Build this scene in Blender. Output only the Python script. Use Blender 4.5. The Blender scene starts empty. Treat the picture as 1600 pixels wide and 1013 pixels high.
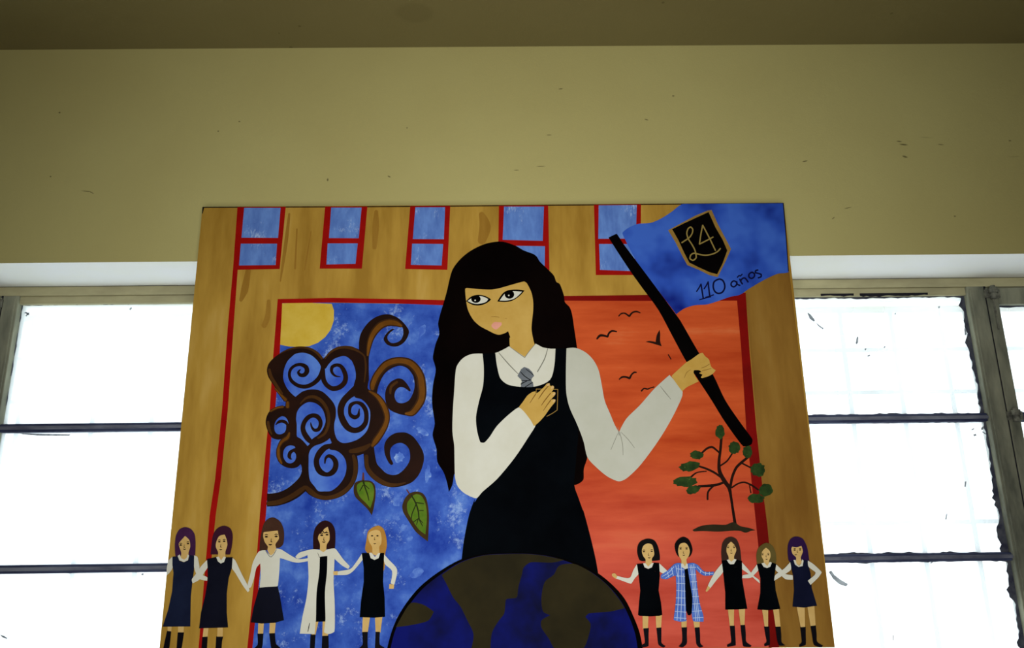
import bpy, bmesh, math, random
from mathutils import Vector, Matrix
random.seed(4)
S = bpy.context.scene
COL = S.collection

# ------------------------------------------------------------------ camera
F, CX, CY, EYE = 1180.0, 800.0, 506.5, 1.6
PITCH, ROLL, YAW = 0.26342457, -0.01286088, -0.01038211
def cam_basis():
    cp, sp = math.cos(PITCH), math.sin(PITCH)
    fw = Vector((0, cp, sp)); up = Vector((0, -sp, cp)); rt = Vector((1, 0, 0))
    cr, sr = math.cos(ROLL), math.sin(ROLL)
    rt, up = cr*rt + sr*up, cr*up - sr*rt
    M = Matrix.Rotation(YAW, 3, 'Z')
    return M @ rt, M @ up, M @ fw
RT, UP, FW = cam_basis()
cd = bpy.data.cameras.new('camera'); cam = bpy.data.objects.new('camera', cd); COL.objects.link(cam)
cd.sensor_width = 36; cd.sensor_fit = 'HORIZONTAL'; cd.lens = F/1600*36; cd.clip_start = .02
cam.matrix_world = Matrix(((RT.x, UP.x, -FW.x, 0), (RT.y, UP.y, -FW.y, 0), (RT.z, UP.z, -FW.z, EYE), (0, 0, 0, 1)))
S.camera = cam

# ------------------------------------------------------------------ sky, lights, exposure
w = bpy.data.worlds.new('overcast_sky'); S.world = w; w.use_nodes = True
bg = w.node_tree.nodes['Background']; bg.inputs[0].default_value = (.93, .97, 1, 1); bg.inputs[1].default_value = 2.6
def area(name, loc, sx, sy, power, col, target):
    l = bpy.data.lights.new(name, 'AREA'); l.shape = 'RECTANGLE'; l.size = sx; l.size_y = sy; l.energy = power; l.color = col; l.spread = math.radians(105)
    o = bpy.data.objects.new(name, l); COL.objects.link(o); o.location = loc
    o.rotation_euler = (Vector(target) - Vector(loc)).to_track_quat('-Z', 'Y').to_euler()
    return o
# added light behind the camera, narrow spread for falloff; no doorway is built
area('added_fill_light', (.02, -.40, 1.45), 1.2, 1.9, 32, (1, .985, .95), (.02, 2.4, 1.8))
S.view_settings.view_transform = 'Standard'; S.view_settings.look = 'None'
S.view_settings.exposure = 0; S.view_settings.gamma = 1; S.view_settings.use_curve_mapping = False

# ------------------------------------------------------------------ materials
LIT = 1.0
def lin(c):
    c /= 255.0
    return c/12.92 if c <= .04045 else ((c+.055)/1.055)**2.4
def A(c, k=None):
    k = k or LIT
    return tuple(min(.92, lin(v)/k) for v in c) + (1,)
def mat(name, c1, c2=None, c3=None, scale=6, stretch=(1, 1, 1), rough=.5, fac=(.35, .65), bump=0, fleck=None, lit=None, spec=.04, coat=0, detail=4, fleck_at=.66):
    """procedural paint: two or three tones brushed into each other by stretched noise, optional light flecks"""
    m = bpy.data.materials.new(name); m.use_nodes = True
    nt = m.node_tree; N = nt.nodes; L = nt.links
    b = N['Principled BSDF']; b.inputs['Roughness'].default_value = max(rough, .6) if spec < .1 else rough; b.inputs['Specular IOR Level'].default_value = spec
    if coat: b.inputs['Coat Weight'].default_value = coat
    if c2 is None and not bump:
        b.inputs['Base Color'].default_value = A(c1, lit); return m
    tc = N.new('ShaderNodeTexCoord'); mp = N.new('ShaderNodeMapping'); mp.inputs['Scale'].default_value = stretch
    L.new(tc.outputs['Object'], mp.inputs['Vector'])
    n = N.new('ShaderNodeTexNoise'); n.inputs['Scale'].default_value = scale; n.inputs['Detail'].default_value = detail; n.inputs['Roughness'].default_value = .6
    L.new(mp.outputs[0], n.inputs['Vector'])
    if c2:
        r = N.new('ShaderNodeValToRGB'); e = r.color_ramp.elements
        e[0].position, e[0].color = fac[0], A(c1, lit); e[1].position, e[1].color = fac[1], A(c2, lit)
        if c3:
            q = r.color_ramp.elements.new(min(.95, fac[1]+.12)); q.color = A(c3, lit)
        L.new(n.outputs['Fac'], r.inputs[0]); out = r.outputs[0]
        if fleck:
            n2 = N.new('ShaderNodeTexNoise'); n2.inputs['Scale'].default_value = scale*6; n2.inputs['Detail'].default_value = 6; n2.inputs['Roughness'].default_value = .75
            L.new(mp.outputs[0], n2.inputs['Vector'])
            n3 = N.new('ShaderNodeTexNoise'); n3.inputs['Scale'].default_value = scale*.9
            L.new(tc.outputs['Object'], n3.inputs['Vector'])
            ad = N.new('ShaderNodeMath'); ad.operation = 'MULTIPLY_ADD'; ad.inputs[1].default_value = .55
            L.new(n3.outputs['Fac'], ad.inputs[0]); 
            mu = N.new('ShaderNodeMath'); mu.operation = 'MULTIPLY'; mu.inputs[1].default_value = .6; L.new(n2.outputs['Fac'], mu.inputs[0]); L.new(mu.outputs[0], ad.inputs[2])
            mr = N.new('ShaderNodeMapRange'); mr.inputs['From Min'].default_value = fleck_at; mr.inputs['From Max'].default_value = fleck_at+.13
            L.new(ad.outputs[0], mr.inputs['Value'])
            mx = N.new('ShaderNodeMix'); mx.data_type = 'RGBA'; L.new(mr.outputs[0], mx.inputs[0]); L.new(out, mx.inputs[6]); mx.inputs[7].default_value = A(fleck, lit)
            out = mx.outputs[2]
        L.new(out, b.inputs['Base Color'])
    else:
        b.inputs['Base Color'].default_value = A(c1, lit)
    if bump:
        bp = N.new('ShaderNodeBump'); bp.inputs['Strength'].default_value = bump; bp.inputs['Distance'].default_value = .002
        L.new(n.outputs['Fac'], bp.inputs['Height']); L.new(bp.outputs[0], b.inputs['Normal'])
    return m

def plaster(name, c1, c2, marks=(), lit=.5, c3=None):
    """old oil-painted plaster: large soft tone drift, roller grain, and individual scuffs (x, z, half length, half height, angle)"""
    m = mat(name, c1, c2, scale=.9, rough=.42, fac=(.3, .7), lit=lit, spec=.15, detail=3)
    nt = m.node_tree; N = nt.nodes; L = nt.links; b = N['Principled BSDF']
    tc = [n for n in N if n.type == 'TEX_COORD'][0]
    src = b.inputs['Base Color'].links[0].from_socket
    n2 = N.new('ShaderNodeTexNoise'); n2.inputs['Scale'].default_value = 160; n2.inputs['Detail'].default_value = 5
    n4 = N.new('ShaderNodeTexNoise'); n4.inputs['Scale'].default_value = 14; n4.inputs['Detail'].default_value = 6
    L.new(tc.outputs['Object'], n2.inputs['Vector']); L.new(tc.outputs['Object'], n4.inputs['Vector'])
    sm = N.new('ShaderNodeMath'); sm.operation = 'MULTIPLY_ADD'; sm.inputs[1].default_value = 3.0
    L.new(n4.outputs['Fac'], sm.inputs[0]); L.new(n2.outputs['Fac'], sm.inputs[2])
    bp = N.new('ShaderNodeBump'); bp.inputs['Strength'].default_value = .22; bp.inputs['Distance'].default_value = .002
    L.new(sm.outputs[0], bp.inputs['Height']); L.new(bp.outputs[0], b.inputs['Normal'])
    tot = None
    for (x, y, z, hl, hh, an) in marks:
        mp = N.new('ShaderNodeMapping'); mp.vector_type = 'TEXTURE'
        mp.inputs['Location'].default_value = (x, y, z); mp.inputs['Rotation'].default_value = (0, an, 0) if y > 2 else (0, 0, an)
        mp.inputs['Scale'].default_value = (hl, .3, hh) if y > 2 else (hl, hh, .3)
        L.new(tc.outputs['Object'], mp.inputs['Vector'])
        ln = N.new('ShaderNodeVectorMath'); ln.operation = 'LENGTH'; L.new(mp.outputs[0], ln.inputs[0])
        mr = N.new('ShaderNodeMapRange'); mr.inputs['From Min'].default_value = 1.0; mr.inputs['From Max'].default_value = .45
        mr.inputs['To Max'].default_value = .75 if hl < .03 else .22
        L.new(ln.outputs['Value'], mr.inputs['Value'])
        if tot is None: tot = mr.outputs[0]
        else:
            mxm = N.new('ShaderNodeMath'); mxm.operation = 'MAXIMUM'; L.new(tot, mxm.inputs[0]); L.new(mr.outputs[0], mxm.inputs[1]); tot = mxm.outputs[0]
    if tot is not None:
        mx = N.new('ShaderNodeMix'); mx.data_type = 'RGBA'; L.new(tot, mx.inputs[0]); L.new(src, mx.inputs[6]); mx.inputs[7].default_value = A((66, 60, 36), lit)
        L.new(mx.outputs[2], b.inputs['Base Color'])
    return m

# ------------------------------------------------------------------ helpers
def link(name, me, m, parent=None, label=None, kind=None):
    o = bpy.data.objects.new(name, me); COL.objects.link(o)
    if m: me.materials.append(m)
    if parent: o.parent = parent
    if label: o['label'] = label
    if kind: o['kind'] = kind
    return o
def empty(name, loc=(0, 0, 0), parent=None, label=None, cat=None, kind=None, group=None):
    o = bpy.data.objects.new(name, None); COL.objects.link(o); o.location = loc; o.empty_display_size = .1
    if parent: o.parent = parent
    for k, v in (('label', label), ('category', cat), ('kind', kind), ('group', group)):
        if v: o[k] = v
    return o
def add_box(bm, x0, x1, y0, y1, z0, z1, bev=0):
    r = bmesh.ops.create_cube(bm, size=1)
    for v in r['verts']:
        v.co = Vector((x0+(v.co.x+.5)*(x1-x0), y0+(v.co.y+.5)*(y1-y0), z0+(v.co.z+.5)*(z1-z0)))
    if bev:
        es = list({e for v in r['verts'] for e in v.link_edges})
        bmesh.ops.bevel(bm, geom=es, offset=bev, segments=2, affect='EDGES', profile=.6)
def done(bm, name):
    bmesh.ops.recalc_face_normals(bm, faces=bm.faces)
    me = bpy.data.meshes.new(name); bm.to_mesh(me); bm.free(); return me
def boxes(name, bs, m, parent=None, bev=0, **k):
    bm = bmesh.new()
    for b in bs: add_box(bm, *b, bev=bev)
    return link(name, done(bm, name), m, parent, **k)
def ray_at(u, v, y):
    d = RT*((u-CX)/F) + UP*((CY-v)/F) + FW
    d = d*(y/d.y)
    return d.x, d.z+EYE

# ------------------------------------------------------------------ the room
YW, YG = 2.46, 2.72           # face of the wall, plane of the window frames
ZC = 3.34
wall_marks = []
for (u, v, hl, hh, an) in ((1405, 221, .012, .003, .1), (1412, 226, .018, .004, .12), (1414, 245, .012, .005, .3), (1448, 215, .03, .003, .1), (1470, 226, .014, .002, .1),
        (1585, 245, .03, .003, -.05), (1578, 220, .006, .003, 0), (1010, 187, .009, .003, .3), (876, 139, .010, .003, -.1), (858, 211, .012, .002, 0), (1258, 252, .012, .003, -.2),
        (1325, 325, .016, .002, -.2), (1302, 341, .009, .002, -.6), (608, 276, .008, .003, .5), (143, 301, .012, .002, .5), (135, 299, .022, .002, .1), (79, 276, .004, .003, 0),
        (93, 176, .005, .004, 0), (341, 205, .004, .003, 0), (374, 190, .005, .003, 0), (636, 200, .003, .003, 0), (512, 281, .004, .007, 0), (807, 266, .012, .002, 0), (845, 260, .020, .002, 0), (1052, 150, .006, .003, 0), (1492, 338, .005, .003, 0)):
    x, z = ray_at(u, v, YW); wall_marks.append((x, YW, z, hl, hh, an))
M_wall = plaster('wall_paint', (148, 140, 90), (156, 150, 99), wall_marks, lit=.70)
ceil_marks = []
for (u, v, hl, hh) in ((648, 20, .075, .06), (468, 41, .006, .006), (436, 52, .004, .004), (1036, 4, .006, .006), (1393, 21, .006, .006), (455, 75, .008, .012)):
    d = RT*((u-CX)/F) + UP*((CY-v)/F) + FW; t = (ZC-EYE)/d.z
    ceil_marks.append((d.x*t, d.y*t, ZC, hl, hh, 0))
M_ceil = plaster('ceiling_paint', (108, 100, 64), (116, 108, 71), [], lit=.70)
# water stain and flyspecks on the ceiling
_N, _L = M_ceil.node_tree.nodes, M_ceil.node_tree.links
_b = _N['Principled BSDF']; _tc = [n for n in _N if n.type == 'TEX_COORD'][0]
for (x, y, z, hl, hh, an) in ceil_marks:
    src = _b.inputs['Base Color'].links[0].from_socket
    mp = _N.new('ShaderNodeMapping'); mp.vector_type = 'TEXTURE'; mp.inputs['Location'].default_value = (x, y, z); mp.inputs['Scale'].default_value = (hl, hh, .3)
    _L.new(_tc.outputs['Object'], mp.inputs['Vector'])
    ln = _N.new('ShaderNodeVectorMath'); ln.operation = 'LENGTH'; _L.new(mp.outputs[0], ln.inputs[0])
    mr = _N.new('ShaderNodeMapRange'); mr.inputs['From Min'].default_value = 1; mr.inputs['From Max'].default_value = .7; mr.inputs['To Max'].default_value = .2 if hl > .03 else .6
    _L.new(ln.outputs['Value'], mr.inputs['Value'])
    mx = _N.new('ShaderNodeMix'); mx.data_type = 'RGBA'; _L.new(mr.outputs[0], mx.inputs[0]); _L.new(src, mx.inputs[6]); mx.inputs[7].default_value = A((80, 72, 44), .7)
    _L.new(mx.outputs[2], _b.inputs['Base Color'])

M_floor = mat('floor_tile_brown', (92, 74, 56), (108, 88, 68), scale=5, rough=.35, lit=.7, spec=.3)
M_back = mat('back_wall_brown_paint', (96, 84, 56), (104, 92, 64), scale=2, rough=.5, lit=.7)
M_reveal = mat('reveal_white_paint', (226, 226, 216), (232, 232, 224), scale=3, rough=.5, lit=.82)

XL, XR, YB = -4.6, 4.2, -.55
WX0, WX1, WZ0, WZ1 = .80, 2.72, .92, 2.498    # each window opening, mirrored on the left
YO = 3.04
boxes('floor', [(XL-.2, XR+.2, YB-.2, YO, -.15, 0)], M_floor, kind='structure')
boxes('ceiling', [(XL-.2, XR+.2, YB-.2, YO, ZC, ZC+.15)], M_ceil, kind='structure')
boxes('wall_left', [(XL-.2, XL, YB, YO, 0, ZC)], M_wall, kind='structure')
boxes('wall_right', [(XR, XR+.2, YB, YO, 0, ZC)], M_wall, kind='structure')
boxes('wall_back', [(XL, XR, YB-.2, YB, 0, ZC)], M_back, kind='structure')
# window wall as one skin with two real openings: inside face, reveals, outside face
def wall_front():
    bm = bmesh.new()
    xs = [XL, -WX1-.1, -WX0, WX0, WX1, XR]; zs = [0, WZ0, WZ1, ZC]
    def hole(i, j): return j == 1 and i in (1, 3)
    for y in (YW, YO):
        for i in range(5):
            for j in range(3):
                if not hole(i, j):
                    bm.faces.new([bm.verts.new(p) for p in ((xs[i], y, zs[j]), (xs[i+1], y, zs[j]), (xs[i+1], y, zs[j+1]), (xs[i], y, zs[j+1]))])
    bmesh.ops.remove_doubles(bm, verts=bm.verts, dist=1e-5)
    me = bpy.data.meshes.new('wall_front')
    rev = []
    for i in (1, 3):
        a, b, c, d = xs[i], xs[i+1], zs[1], zs[2]
        for q in (((a, c), (b, c)), ((b, c), (b, d)), ((b, d), (a, d)), ((a, d), (a, c))):
            (p0, p1), (r0, r1) = q
            f = bm.faces.new([bm.verts.new(p) for p in ((p0, YW, p1), (p0, YO, p1), (r0, YO, r1), (r0, YW, r1))]); f.material_index = 1
    bm.to_mesh(me); bm.free()
    o = link('wall_front', me, M_wall, kind='structure'); me.materials.append(M_reveal)
    return o
wall_front()

# ------------------------------------------------------------------ windows
M_head = mat('frame_cream_paint', (132, 128, 100), (112, 108, 84), scale=9, stretch=(.4, 1, 1), rough=.55, lit=.5, bump=.3)
M_post = mat('frame_weathered_grey_green', (102, 103, 88), (64, 66, 58), scale=12, stretch=(1, 1, .3), rough=.55, lit=.5, bump=.4)
M_bar = mat('glazing_bar_blue_grey_paint', (50, 55, 74), (28, 31, 50), scale=16, stretch=(.3, 1, 1), rough=.5, lit=.5, bump=.4)
M_bead = mat('bead_grey_paint', (92, 95, 104), (58, 60, 72), scale=20, stretch=(.3, 1, 1), rough=.5, lit=.5, bump=.4)
M_putty = mat('dark_ragged_putty', (34, 36, 48), (58, 60, 66), scale=30, rough=.8, lit=.5)
M_seam = mat('dark_frame_seam', (22, 22, 26), rough=.8, lit=.5)
M_iron = mat('painted_iron', (88, 88, 78), (50, 50, 46), scale=40, rough=.5, lit=.5)
M_grille = mat('grille_pale_blue_paint', (196, 208, 216), (206, 216, 222), scale=8, rough=.5, lit=.6)
M_fleck = mat('dark_paint_fleck', (150, 160, 168), (96, 104, 112), scale=60, rough=.7, lit=.6)

def glass_mat(name, d0, d1):
    m = bpy.data.materials.new(name); m.use_nodes = True
    nt = m.node_tree; N = nt.nodes; L = nt.links; N.clear()
    out = N.new('ShaderNodeOutputMaterial')
    tr = N.new('ShaderNodeBsdfTransparent'); tr.inputs[0].default_value = (.96, .98, .98, 1)
    tl = N.new('ShaderNodeBsdfTranslucent'); tl.inputs[0].default_value = (.87, .95, .99, 1)
    gl = N.new('ShaderNodeBsdfGlossy'); gl.inputs['Roughness'].default_value = .05
    tc = N.new('ShaderNodeTexCoord'); n = N.new('ShaderNodeTexNoise'); n.inputs['Scale'].default_value = 2.2; n.inputs['Detail'].default_value = 5
    mp = N.new('ShaderNodeMapping'); mp.inputs['Scale'].default_value = (1.4, 1, .5); L.new(tc.outputs['Object'], mp.inputs[0]); L.new(mp.outputs[0], n.inputs['Vector'])
    mr = N.new('ShaderNodeMapRange'); mr.inputs['From Min'].default_value = .3; mr.inputs['From Max'].default_value = .7; mr.inputs['To Min'].default_value = d0; mr.inputs['To Max'].default_value = d1
    L.new(n.outputs['Fac'], mr.inputs['Value'])
    m1 = N.new('ShaderNodeMixShader'); L.new(mr.outputs[0], m1.inputs[0]); L.new(tr.outputs[0], m1.inputs[1]); L.new(tl.outputs[0], m1.inputs[2])
    m2 = N.new('ShaderNodeMixShader'); m2.inputs[0].default_value = .04; L.new(m1.outputs[0], m2.inputs[1]); L.new(gl.outputs[0], m2.inputs[2])
    L.new(m2.outputs[0], out.inputs[0])
    return m
GLASS = {1: glass_mat('dusty_window_glass', .18, .40), -1: glass_mat('very_dusty_window_glass', .36, .5)}

def ragged(bm, a, b, side, wd, rough, yy, th=.005, rnd=random):
    """an uneven bead of putty from a to b (x,z); side = unit vector (x,z) into the pane"""
    n = max(8, int((Vector(b)-Vector(a)).length/.012)); rows = []
    ww = wd
    for i in range(n+1):
        t = i/n; p = Vector(a).lerp(Vector(b), t)
        ww = .6*ww + .4*(wd*(1-rough) + wd*rough*2*rnd.random()**2.2)
        q = p + Vector(side)*max(.0012, ww)
        rows.append([bm.verts.new((p.x, yy-th, p.y)), bm.verts.new((q.x, yy-th*.6, q.y)), bm.verts.new((q.x, yy, q.y)), bm.verts.new((p.x, yy, p.y))])
    for r0, r1 in zip(rows, rows[1:]):
        for k in range(4): bm.faces.new((r0[k], r1[k], r1[(k+1) % 4], r0[(k+1) % 4]))
    bm.faces.new(rows[0]); bm.faces.new(rows[-1])

BARS = ((1.952, 1.982), (1.468, 1.496))
def pane(parent, x0, x1, z0, z1, rag):
    """glass sheet with its bead of putty; rag = (left, right, bottom, top) bead widths"""
    bm = bmesh.new(); add_box(bm, x0-.006, x1+.006, YG+.026, YG+.030, z0-.006, z1+.006)
    g = link('pane', done(bm, 'pane'), M_glass, parent)
    bm = bmesh.new(); y = YG+.0255
    l, r, b, t = rag
    ragged(bm, (x0-.004, z0), (x0-.004, z1), (1, 0), l, .8, y); ragged(bm, (x1+.004, z0), (x1+.004, z1), (-1, 0), r, .8, y)
    ragged(bm, (x0, z0-.003), (x1, z0-.003), (0, 1), b, .8, y); ragged(bm, (x0, z1+.003), (x1, z1+.003), (0, -1), t, .8, y)
    link('putty', done(bm, 'putty'), M_putty, g)
    return g
def fleck(parent, pts, ww=None):
    """a smear of old paint stuck on the inside of a pane: traced outline, 1.5 mm thick"""
    P = [ray_at(u, v, YG+.024) for u, v in pts]
    bm = bmesh.new()
    f = bm.faces.new([bm.verts.new((x, YG+.0255, z)) for x, z in P])
    r = bmesh.ops.extrude_face_region(bm, geom=[f])
    for v in r['geom']:
        if isinstance(v, bmesh.types.BMVert): v.co.y -= .0015
    bmesh.ops.triangulate(bm, faces=bm.faces)
    link('paint_fleck', done(bm, 'paint_fleck'), M_fleck, parent)

def window(n, s):
    global M_glass
    M_glass = GLASS[s]
    """steel window: head, fixed light with three panes beside the pier, post, and an opening casement beyond (s = +1 right, -1 left)"""
    W = empty('window_%d' % n, (0, 0, 0), kind='structure')
    W['label'] = 'steel framed window with dusty white panes right of the painting' if s > 0 else 'steel framed window with dusty white panes left of the painting'
    def X(a, b): return (a, b) if s > 0 else (-b, -a)
    xi0, xi1 = (.84, 1.753) if s > 0 else (.84, 1.817)
    pw = .065 if s > 0 else .057
    xo = WX1 if s > 0 else WX1+.1
    y0, y1 = YG, YG+.05
    # outer frame
    boxes('head_rail', [(*X(WX0, xo), y0, y1, 2.462, 2.498)], M_head, W, bev=.002)
    boxes('head_rail', [(*X(WX0, xi1+pw*.8), y0+.008, y1, 2.432, 2.4625)], M_head, W, bev=.003)
    boxes('jamb', [(*X(WX0, xi0), y0, y1, WZ0, 2.462)], M_head, W, bev=.002)
    boxes('jamb', [(*X(xo-.04, xo), y0, y1, WZ0, 2.462)], M_head, W, bev=.002)
    boxes('bottom_rail', [(*X(WX0, xo), y0, y1, WZ0, 1.01)], M_head, W, bev=.002)
    boxes('post', [(*X(xi1, xi1+pw), y0-.004, y1, 1.0, 2.462)], M_post, W, bev=.003)
    boxes('post_bead', [(*X(xi1+.008, xi1+.016), y0-.008, y0, 1.0, 2.45)], M_post, W, bev=.002)
    boxes('seam', [(*X(xi1+pw-.004, xi1+pw+.008), y0-.003, y1, 1.0, 2.462), (*X(WX0, xo), y0-.001, y0+.002, 2.4965, 2.499)], M_seam, W)
    if s > 0:
        for a, b in ((1283, 1334), (1344, 1450)):
            bm = bmesh.new(); xa, xb = ray_at(a, 455, YG)[0], ray_at(b, 455, YG)[0]
            ragged(bm, (xa, 2.441), (xb, 2.441), (0, -1), .0115, .7, y0+.0075); link('missing_putty', done(bm, 'missing_putty'), M_seam, W)
    for b0, b1 in BARS:
        bar = boxes('glazing_bar', [(*X(xi0, xi1), y0+.006, y1, b0, b1)], M_bar, W, bev=.004)
        boxes('bead', [(*X(xi0, xi1), y0, y0+.008, b0+.009, b0+.021)], M_bead, bar, bev=.002)
    lv = [(1.982, 2.432), (1.496, 1.952), (1.01, 1.468)]
    ps = []
    for k, (z0, z1) in enumerate(lv):
        if s > 0: rag = (.003, .026, .007, .009 if k == 0 else .006)
        else: rag = (.006, .003, .002, .003 if k == 0 else .003)
        ps.append(pane(W, *X(xi0, xi1), z0, z1, rag))
    # casement
    c0 = xi1+pw+.004; c1 = xo-.044; st = .042
    cas = empty('casement', (0, 0, 0), W)
    bm = bmesh.new()
    for bx in ((*X(c0, c0+st), 1.02, 2.455), (*X(c1-st, c1), 1.02, 2.455)): add_box(bm, bx[0], bx[1], y0-.006, y1-.006, bx[2], bx[3], bev=.003)
    for zz in ((2.39, 2.455), (1.02, 1.08)): add_box(bm, *X(c0+st, c1-st), y0-.006, y1-.006, *zz, bev=.003)
    link('sash_frame', done(bm, 'sash_frame'), M_post, cas)
    for b0, b1 in BARS: boxes('sash_bar', [(*X(c0+st, c1-st), y0, y1-.006, b0, b1)], M_bar, cas, bev=.004)
    for k, (z0, z1) in enumerate([(1.982, 2.39), (1.496, 1.952), (1.08, 1.468)]):
        bm = bmesh.new(); add_box(bm, *X(c0+st-.004, c1-st+.004), YG+.022, YG+.026, z0-.004, z1+.004); link('pane', done(bm, 'pane'), M_glass, cas)
        bm = bmesh.new(); a, b = X(c0+st-.003, c1-st+.003)
        ragged(bm, (a, z0), (a, z1), (1, 0), .012 if s > 0 else .003, .9, YG+.0215); ragged(bm, (b, z0), (b, z1), (-1, 0), .008, .9, YG+.0215)
        ragged(bm, (a, z1), (b, z1), (0, -1), .005, .8, YG+.0215); ragged(bm, (a, z0), (b, z0), (0, 1), .004, .8, YG+.0215)
        link('putty', done(bm, 'putty'), M_putty, cas)
    for zz in (2.435, 1.972, 1.25):
        bm = bmesh.new()
        xc = s*(c0+.020)
        for (z0, z1, r) in ((zz-.026, zz-.004, .013), (zz-.004, zz+.016, .0165), (zz+.016, zz+.024, .010)):
            bmesh.ops.create_cone(bm, cap_ends=True, segments=20, radius1=r, radius2=r*.93, depth=z1-z0, matrix=Matrix.Translation((xc, y0-.018, (z0+z1)/2)))
        add_box(bm, *sorted((xc-s*.028, xc+s*.030)), y0-.012, y0-.004, zz-.020, zz+.012, bev=.002)
        h = link('hinge', done(bm, 'hinge'), M_iron, cas)
    if s > 0:
        bm = bmesh.new(); add_box(bm, c0+.018, c0+.024, y0-.012, y0-.006, 2.29, 2.41, bev=.002); link('stay_rod', done(bm, 'stay_rod'), M_iron, cas)
        for pts in (((1262, 489), (1267, 492), (1274, 501), (1272, 503), (1265, 498)), ((1274, 503), (1281, 509), (1287, 513), (1286, 515), (1279, 510)),
                ((1337, 537), (1339, 526), (1341, 527), (1341, 535), (1339, 538)), ((1506, 474), (1510, 467), (1510, 480), (1503, 482), (1500, 479)), ((1507, 514), (1510, 509), (1510, 522), (1508, 525)),
                ((1351, 546), (1353, 544), (1354, 546), (1352, 548)), ((1381, 543), (1383, 540), (1384, 542), (1382, 544)), ((1398, 490), (1400, 489), (1400, 491), (1398, 492)), ((1355, 556), (1359, 554), (1360, 556), (1356, 558)), ((1466, 480), (1468, 478), (1469, 480), (1467, 482))):
            fleck(ps[0], pts)
        for pts in (((1521, 679), (1525, 678), (1526, 681), (1522, 682)), ((1533, 669), (1537, 666), (1538, 669), (1534, 673)), ((1535, 674), (1541, 678), (1540, 679), (1535, 676)), ((1508, 753), (1510, 752), (1509, 761), (1507, 761)), ((1479, 803), (1480, 803), (1479, 812), (1477, 812)), ((1518, 671), (1522, 669), (1523, 670), (1519, 673))):
            fleck(ps[1], pts)
        for pts in (((1295, 894), (1299, 892), (1304, 899), (1313, 906), (1325, 913), (1322, 917), (1311, 913), (1302, 905)), ((1395, 993), (1396, 993), (1396, 1001), (1395, 1001)), ((1453, 880), (1457, 877), (1458, 879), (1455, 881))):
            fleck(ps[2], pts)
    else:
        for pts in (((37, 489), (41, 487), (46, 491), (45, 493)), ((40, 493), (45, 488), (46, 489), (41, 495)), ((202, 483), (205, 480), (206, 482), (203, 485))):
            fleck(ps[0], pts)
        for pts in (((30, 677), (60, 678), (110, 679), (108, 681), (60, 681), (36, 679)), ):
            fleck(ps[1], pts)
        for pts in (((221, 897), (224, 896), (224, 899), (221, 899)), ((0, 992), (6, 994), (12, 998), (10, 999), (3, 996))):
            fleck(ps[2], pts)
    boxes('window_sill', [(*X(WX0-.04, xo+.04), YW-.05, YG, WZ0-.035, WZ0+.002)], M_reveal, W, bev=.006)
window(1, -1); window(2, 1)

def grille(s, label, verts):
    g = empty('security_grille', (0, YO+.05, 0), label=label, cat='window grille', group='grilles outside the windows')
    def X(a, b): return (a, b) if s > 0 else (-b, -a)
    for x in verts:
        boxes('upright', [(*X(x-.01, x+.01), -.01, .01, .95, 2.46)], M_grille, g)
    for z in (2.302, 2.122, 1.6, 1.12):
        boxes('crossbar', [(*X(.80, 2.8), -.012, -.002 , z-.009, z+.009)], M_grille, g)
    boxes('top_bar', [(*X(.78, 2.84), -.02, .02, 2.46, 2.49)], M_grille, g)
    for a, b in ((.78, .80), (2.82, 2.84)): boxes('wall_tie', [(*X(a, b), -.045, .0, 2.46, 2.49)], M_grille, g)
grille(1, 'pale metal bars seen faintly through the right window', [.97, 1.20, 1.425, 1.64, 1.85, 2.06, 2.28, 2.5, 2.72])
grille(-1, 'pale metal bars seen faintly through the left window', [.96, 1.2, 1.44, 1.68, 1.98, 2.2, 2.42, 2.64])

# ------------------------------------------------------------------ the painting
YP = 2.40                               # painted face of the board
PO = Vector((0, YP, 1.98))              # origin of the painting
art = empty('painting', PO, label='large unframed painting of a schoolgirl holding a blue flag, hung between two windows', cat='painting')
depth = [0.0]
# tracing frames: (photo x, photo y, scale of the enlargement the points were read from)
FR = dict(p=(0, 0, 1), A=(300, 310, 5), B=(600, 310, 5), C=(900, 310, 4.571), D=(400, 460, 5.067), E=(400, 640, 4.603), F=(660, 370, 5.065), G=(660, 520, 3.617), H=(880, 450, 3.166),
    I=(1030, 640, 4.825), J=(590, 780, 3.636), K=(245, 805, 4.87), L=(430, 800, 4.757), M=(940, 820, 5.247), N=(1110, 820, 5.25), T1=(410, 530, 10.13), T2=(510, 480, 8.44), T3=(520, 580, 8.444),
    T4=(410, 600, 10.13), T5=(410, 680, 8.444), T6=(540, 670, 10.13), T7=(545, 730, 8.443), T8=(780, 580, 11.26), E1=(720, 430, 10), E2=(1020, 320, 6.33), E3=(1030, 540, 11.26), E4=(255, 815, 10.13), E5=(380, 800, 8.444), E6=(975, 830, 10.13), E7=(1120, 830, 10), E8=(920, 470, 6.33))
def P(fr, *pts):
    x, y, s = FR[fr]; return [(x+a/s, y+b/s) for a, b in pts]
def RB(fr, *pts):
    """brush stroke: (x, y, half width)"""
    x, y, s = FR[fr]; return [(x+a/s, y+b/s, h/s) for a, b, h in pts]
def local(u, v):
    x, z = ray_at(u, v, YP); return x-PO.x, z-PO.z
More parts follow.
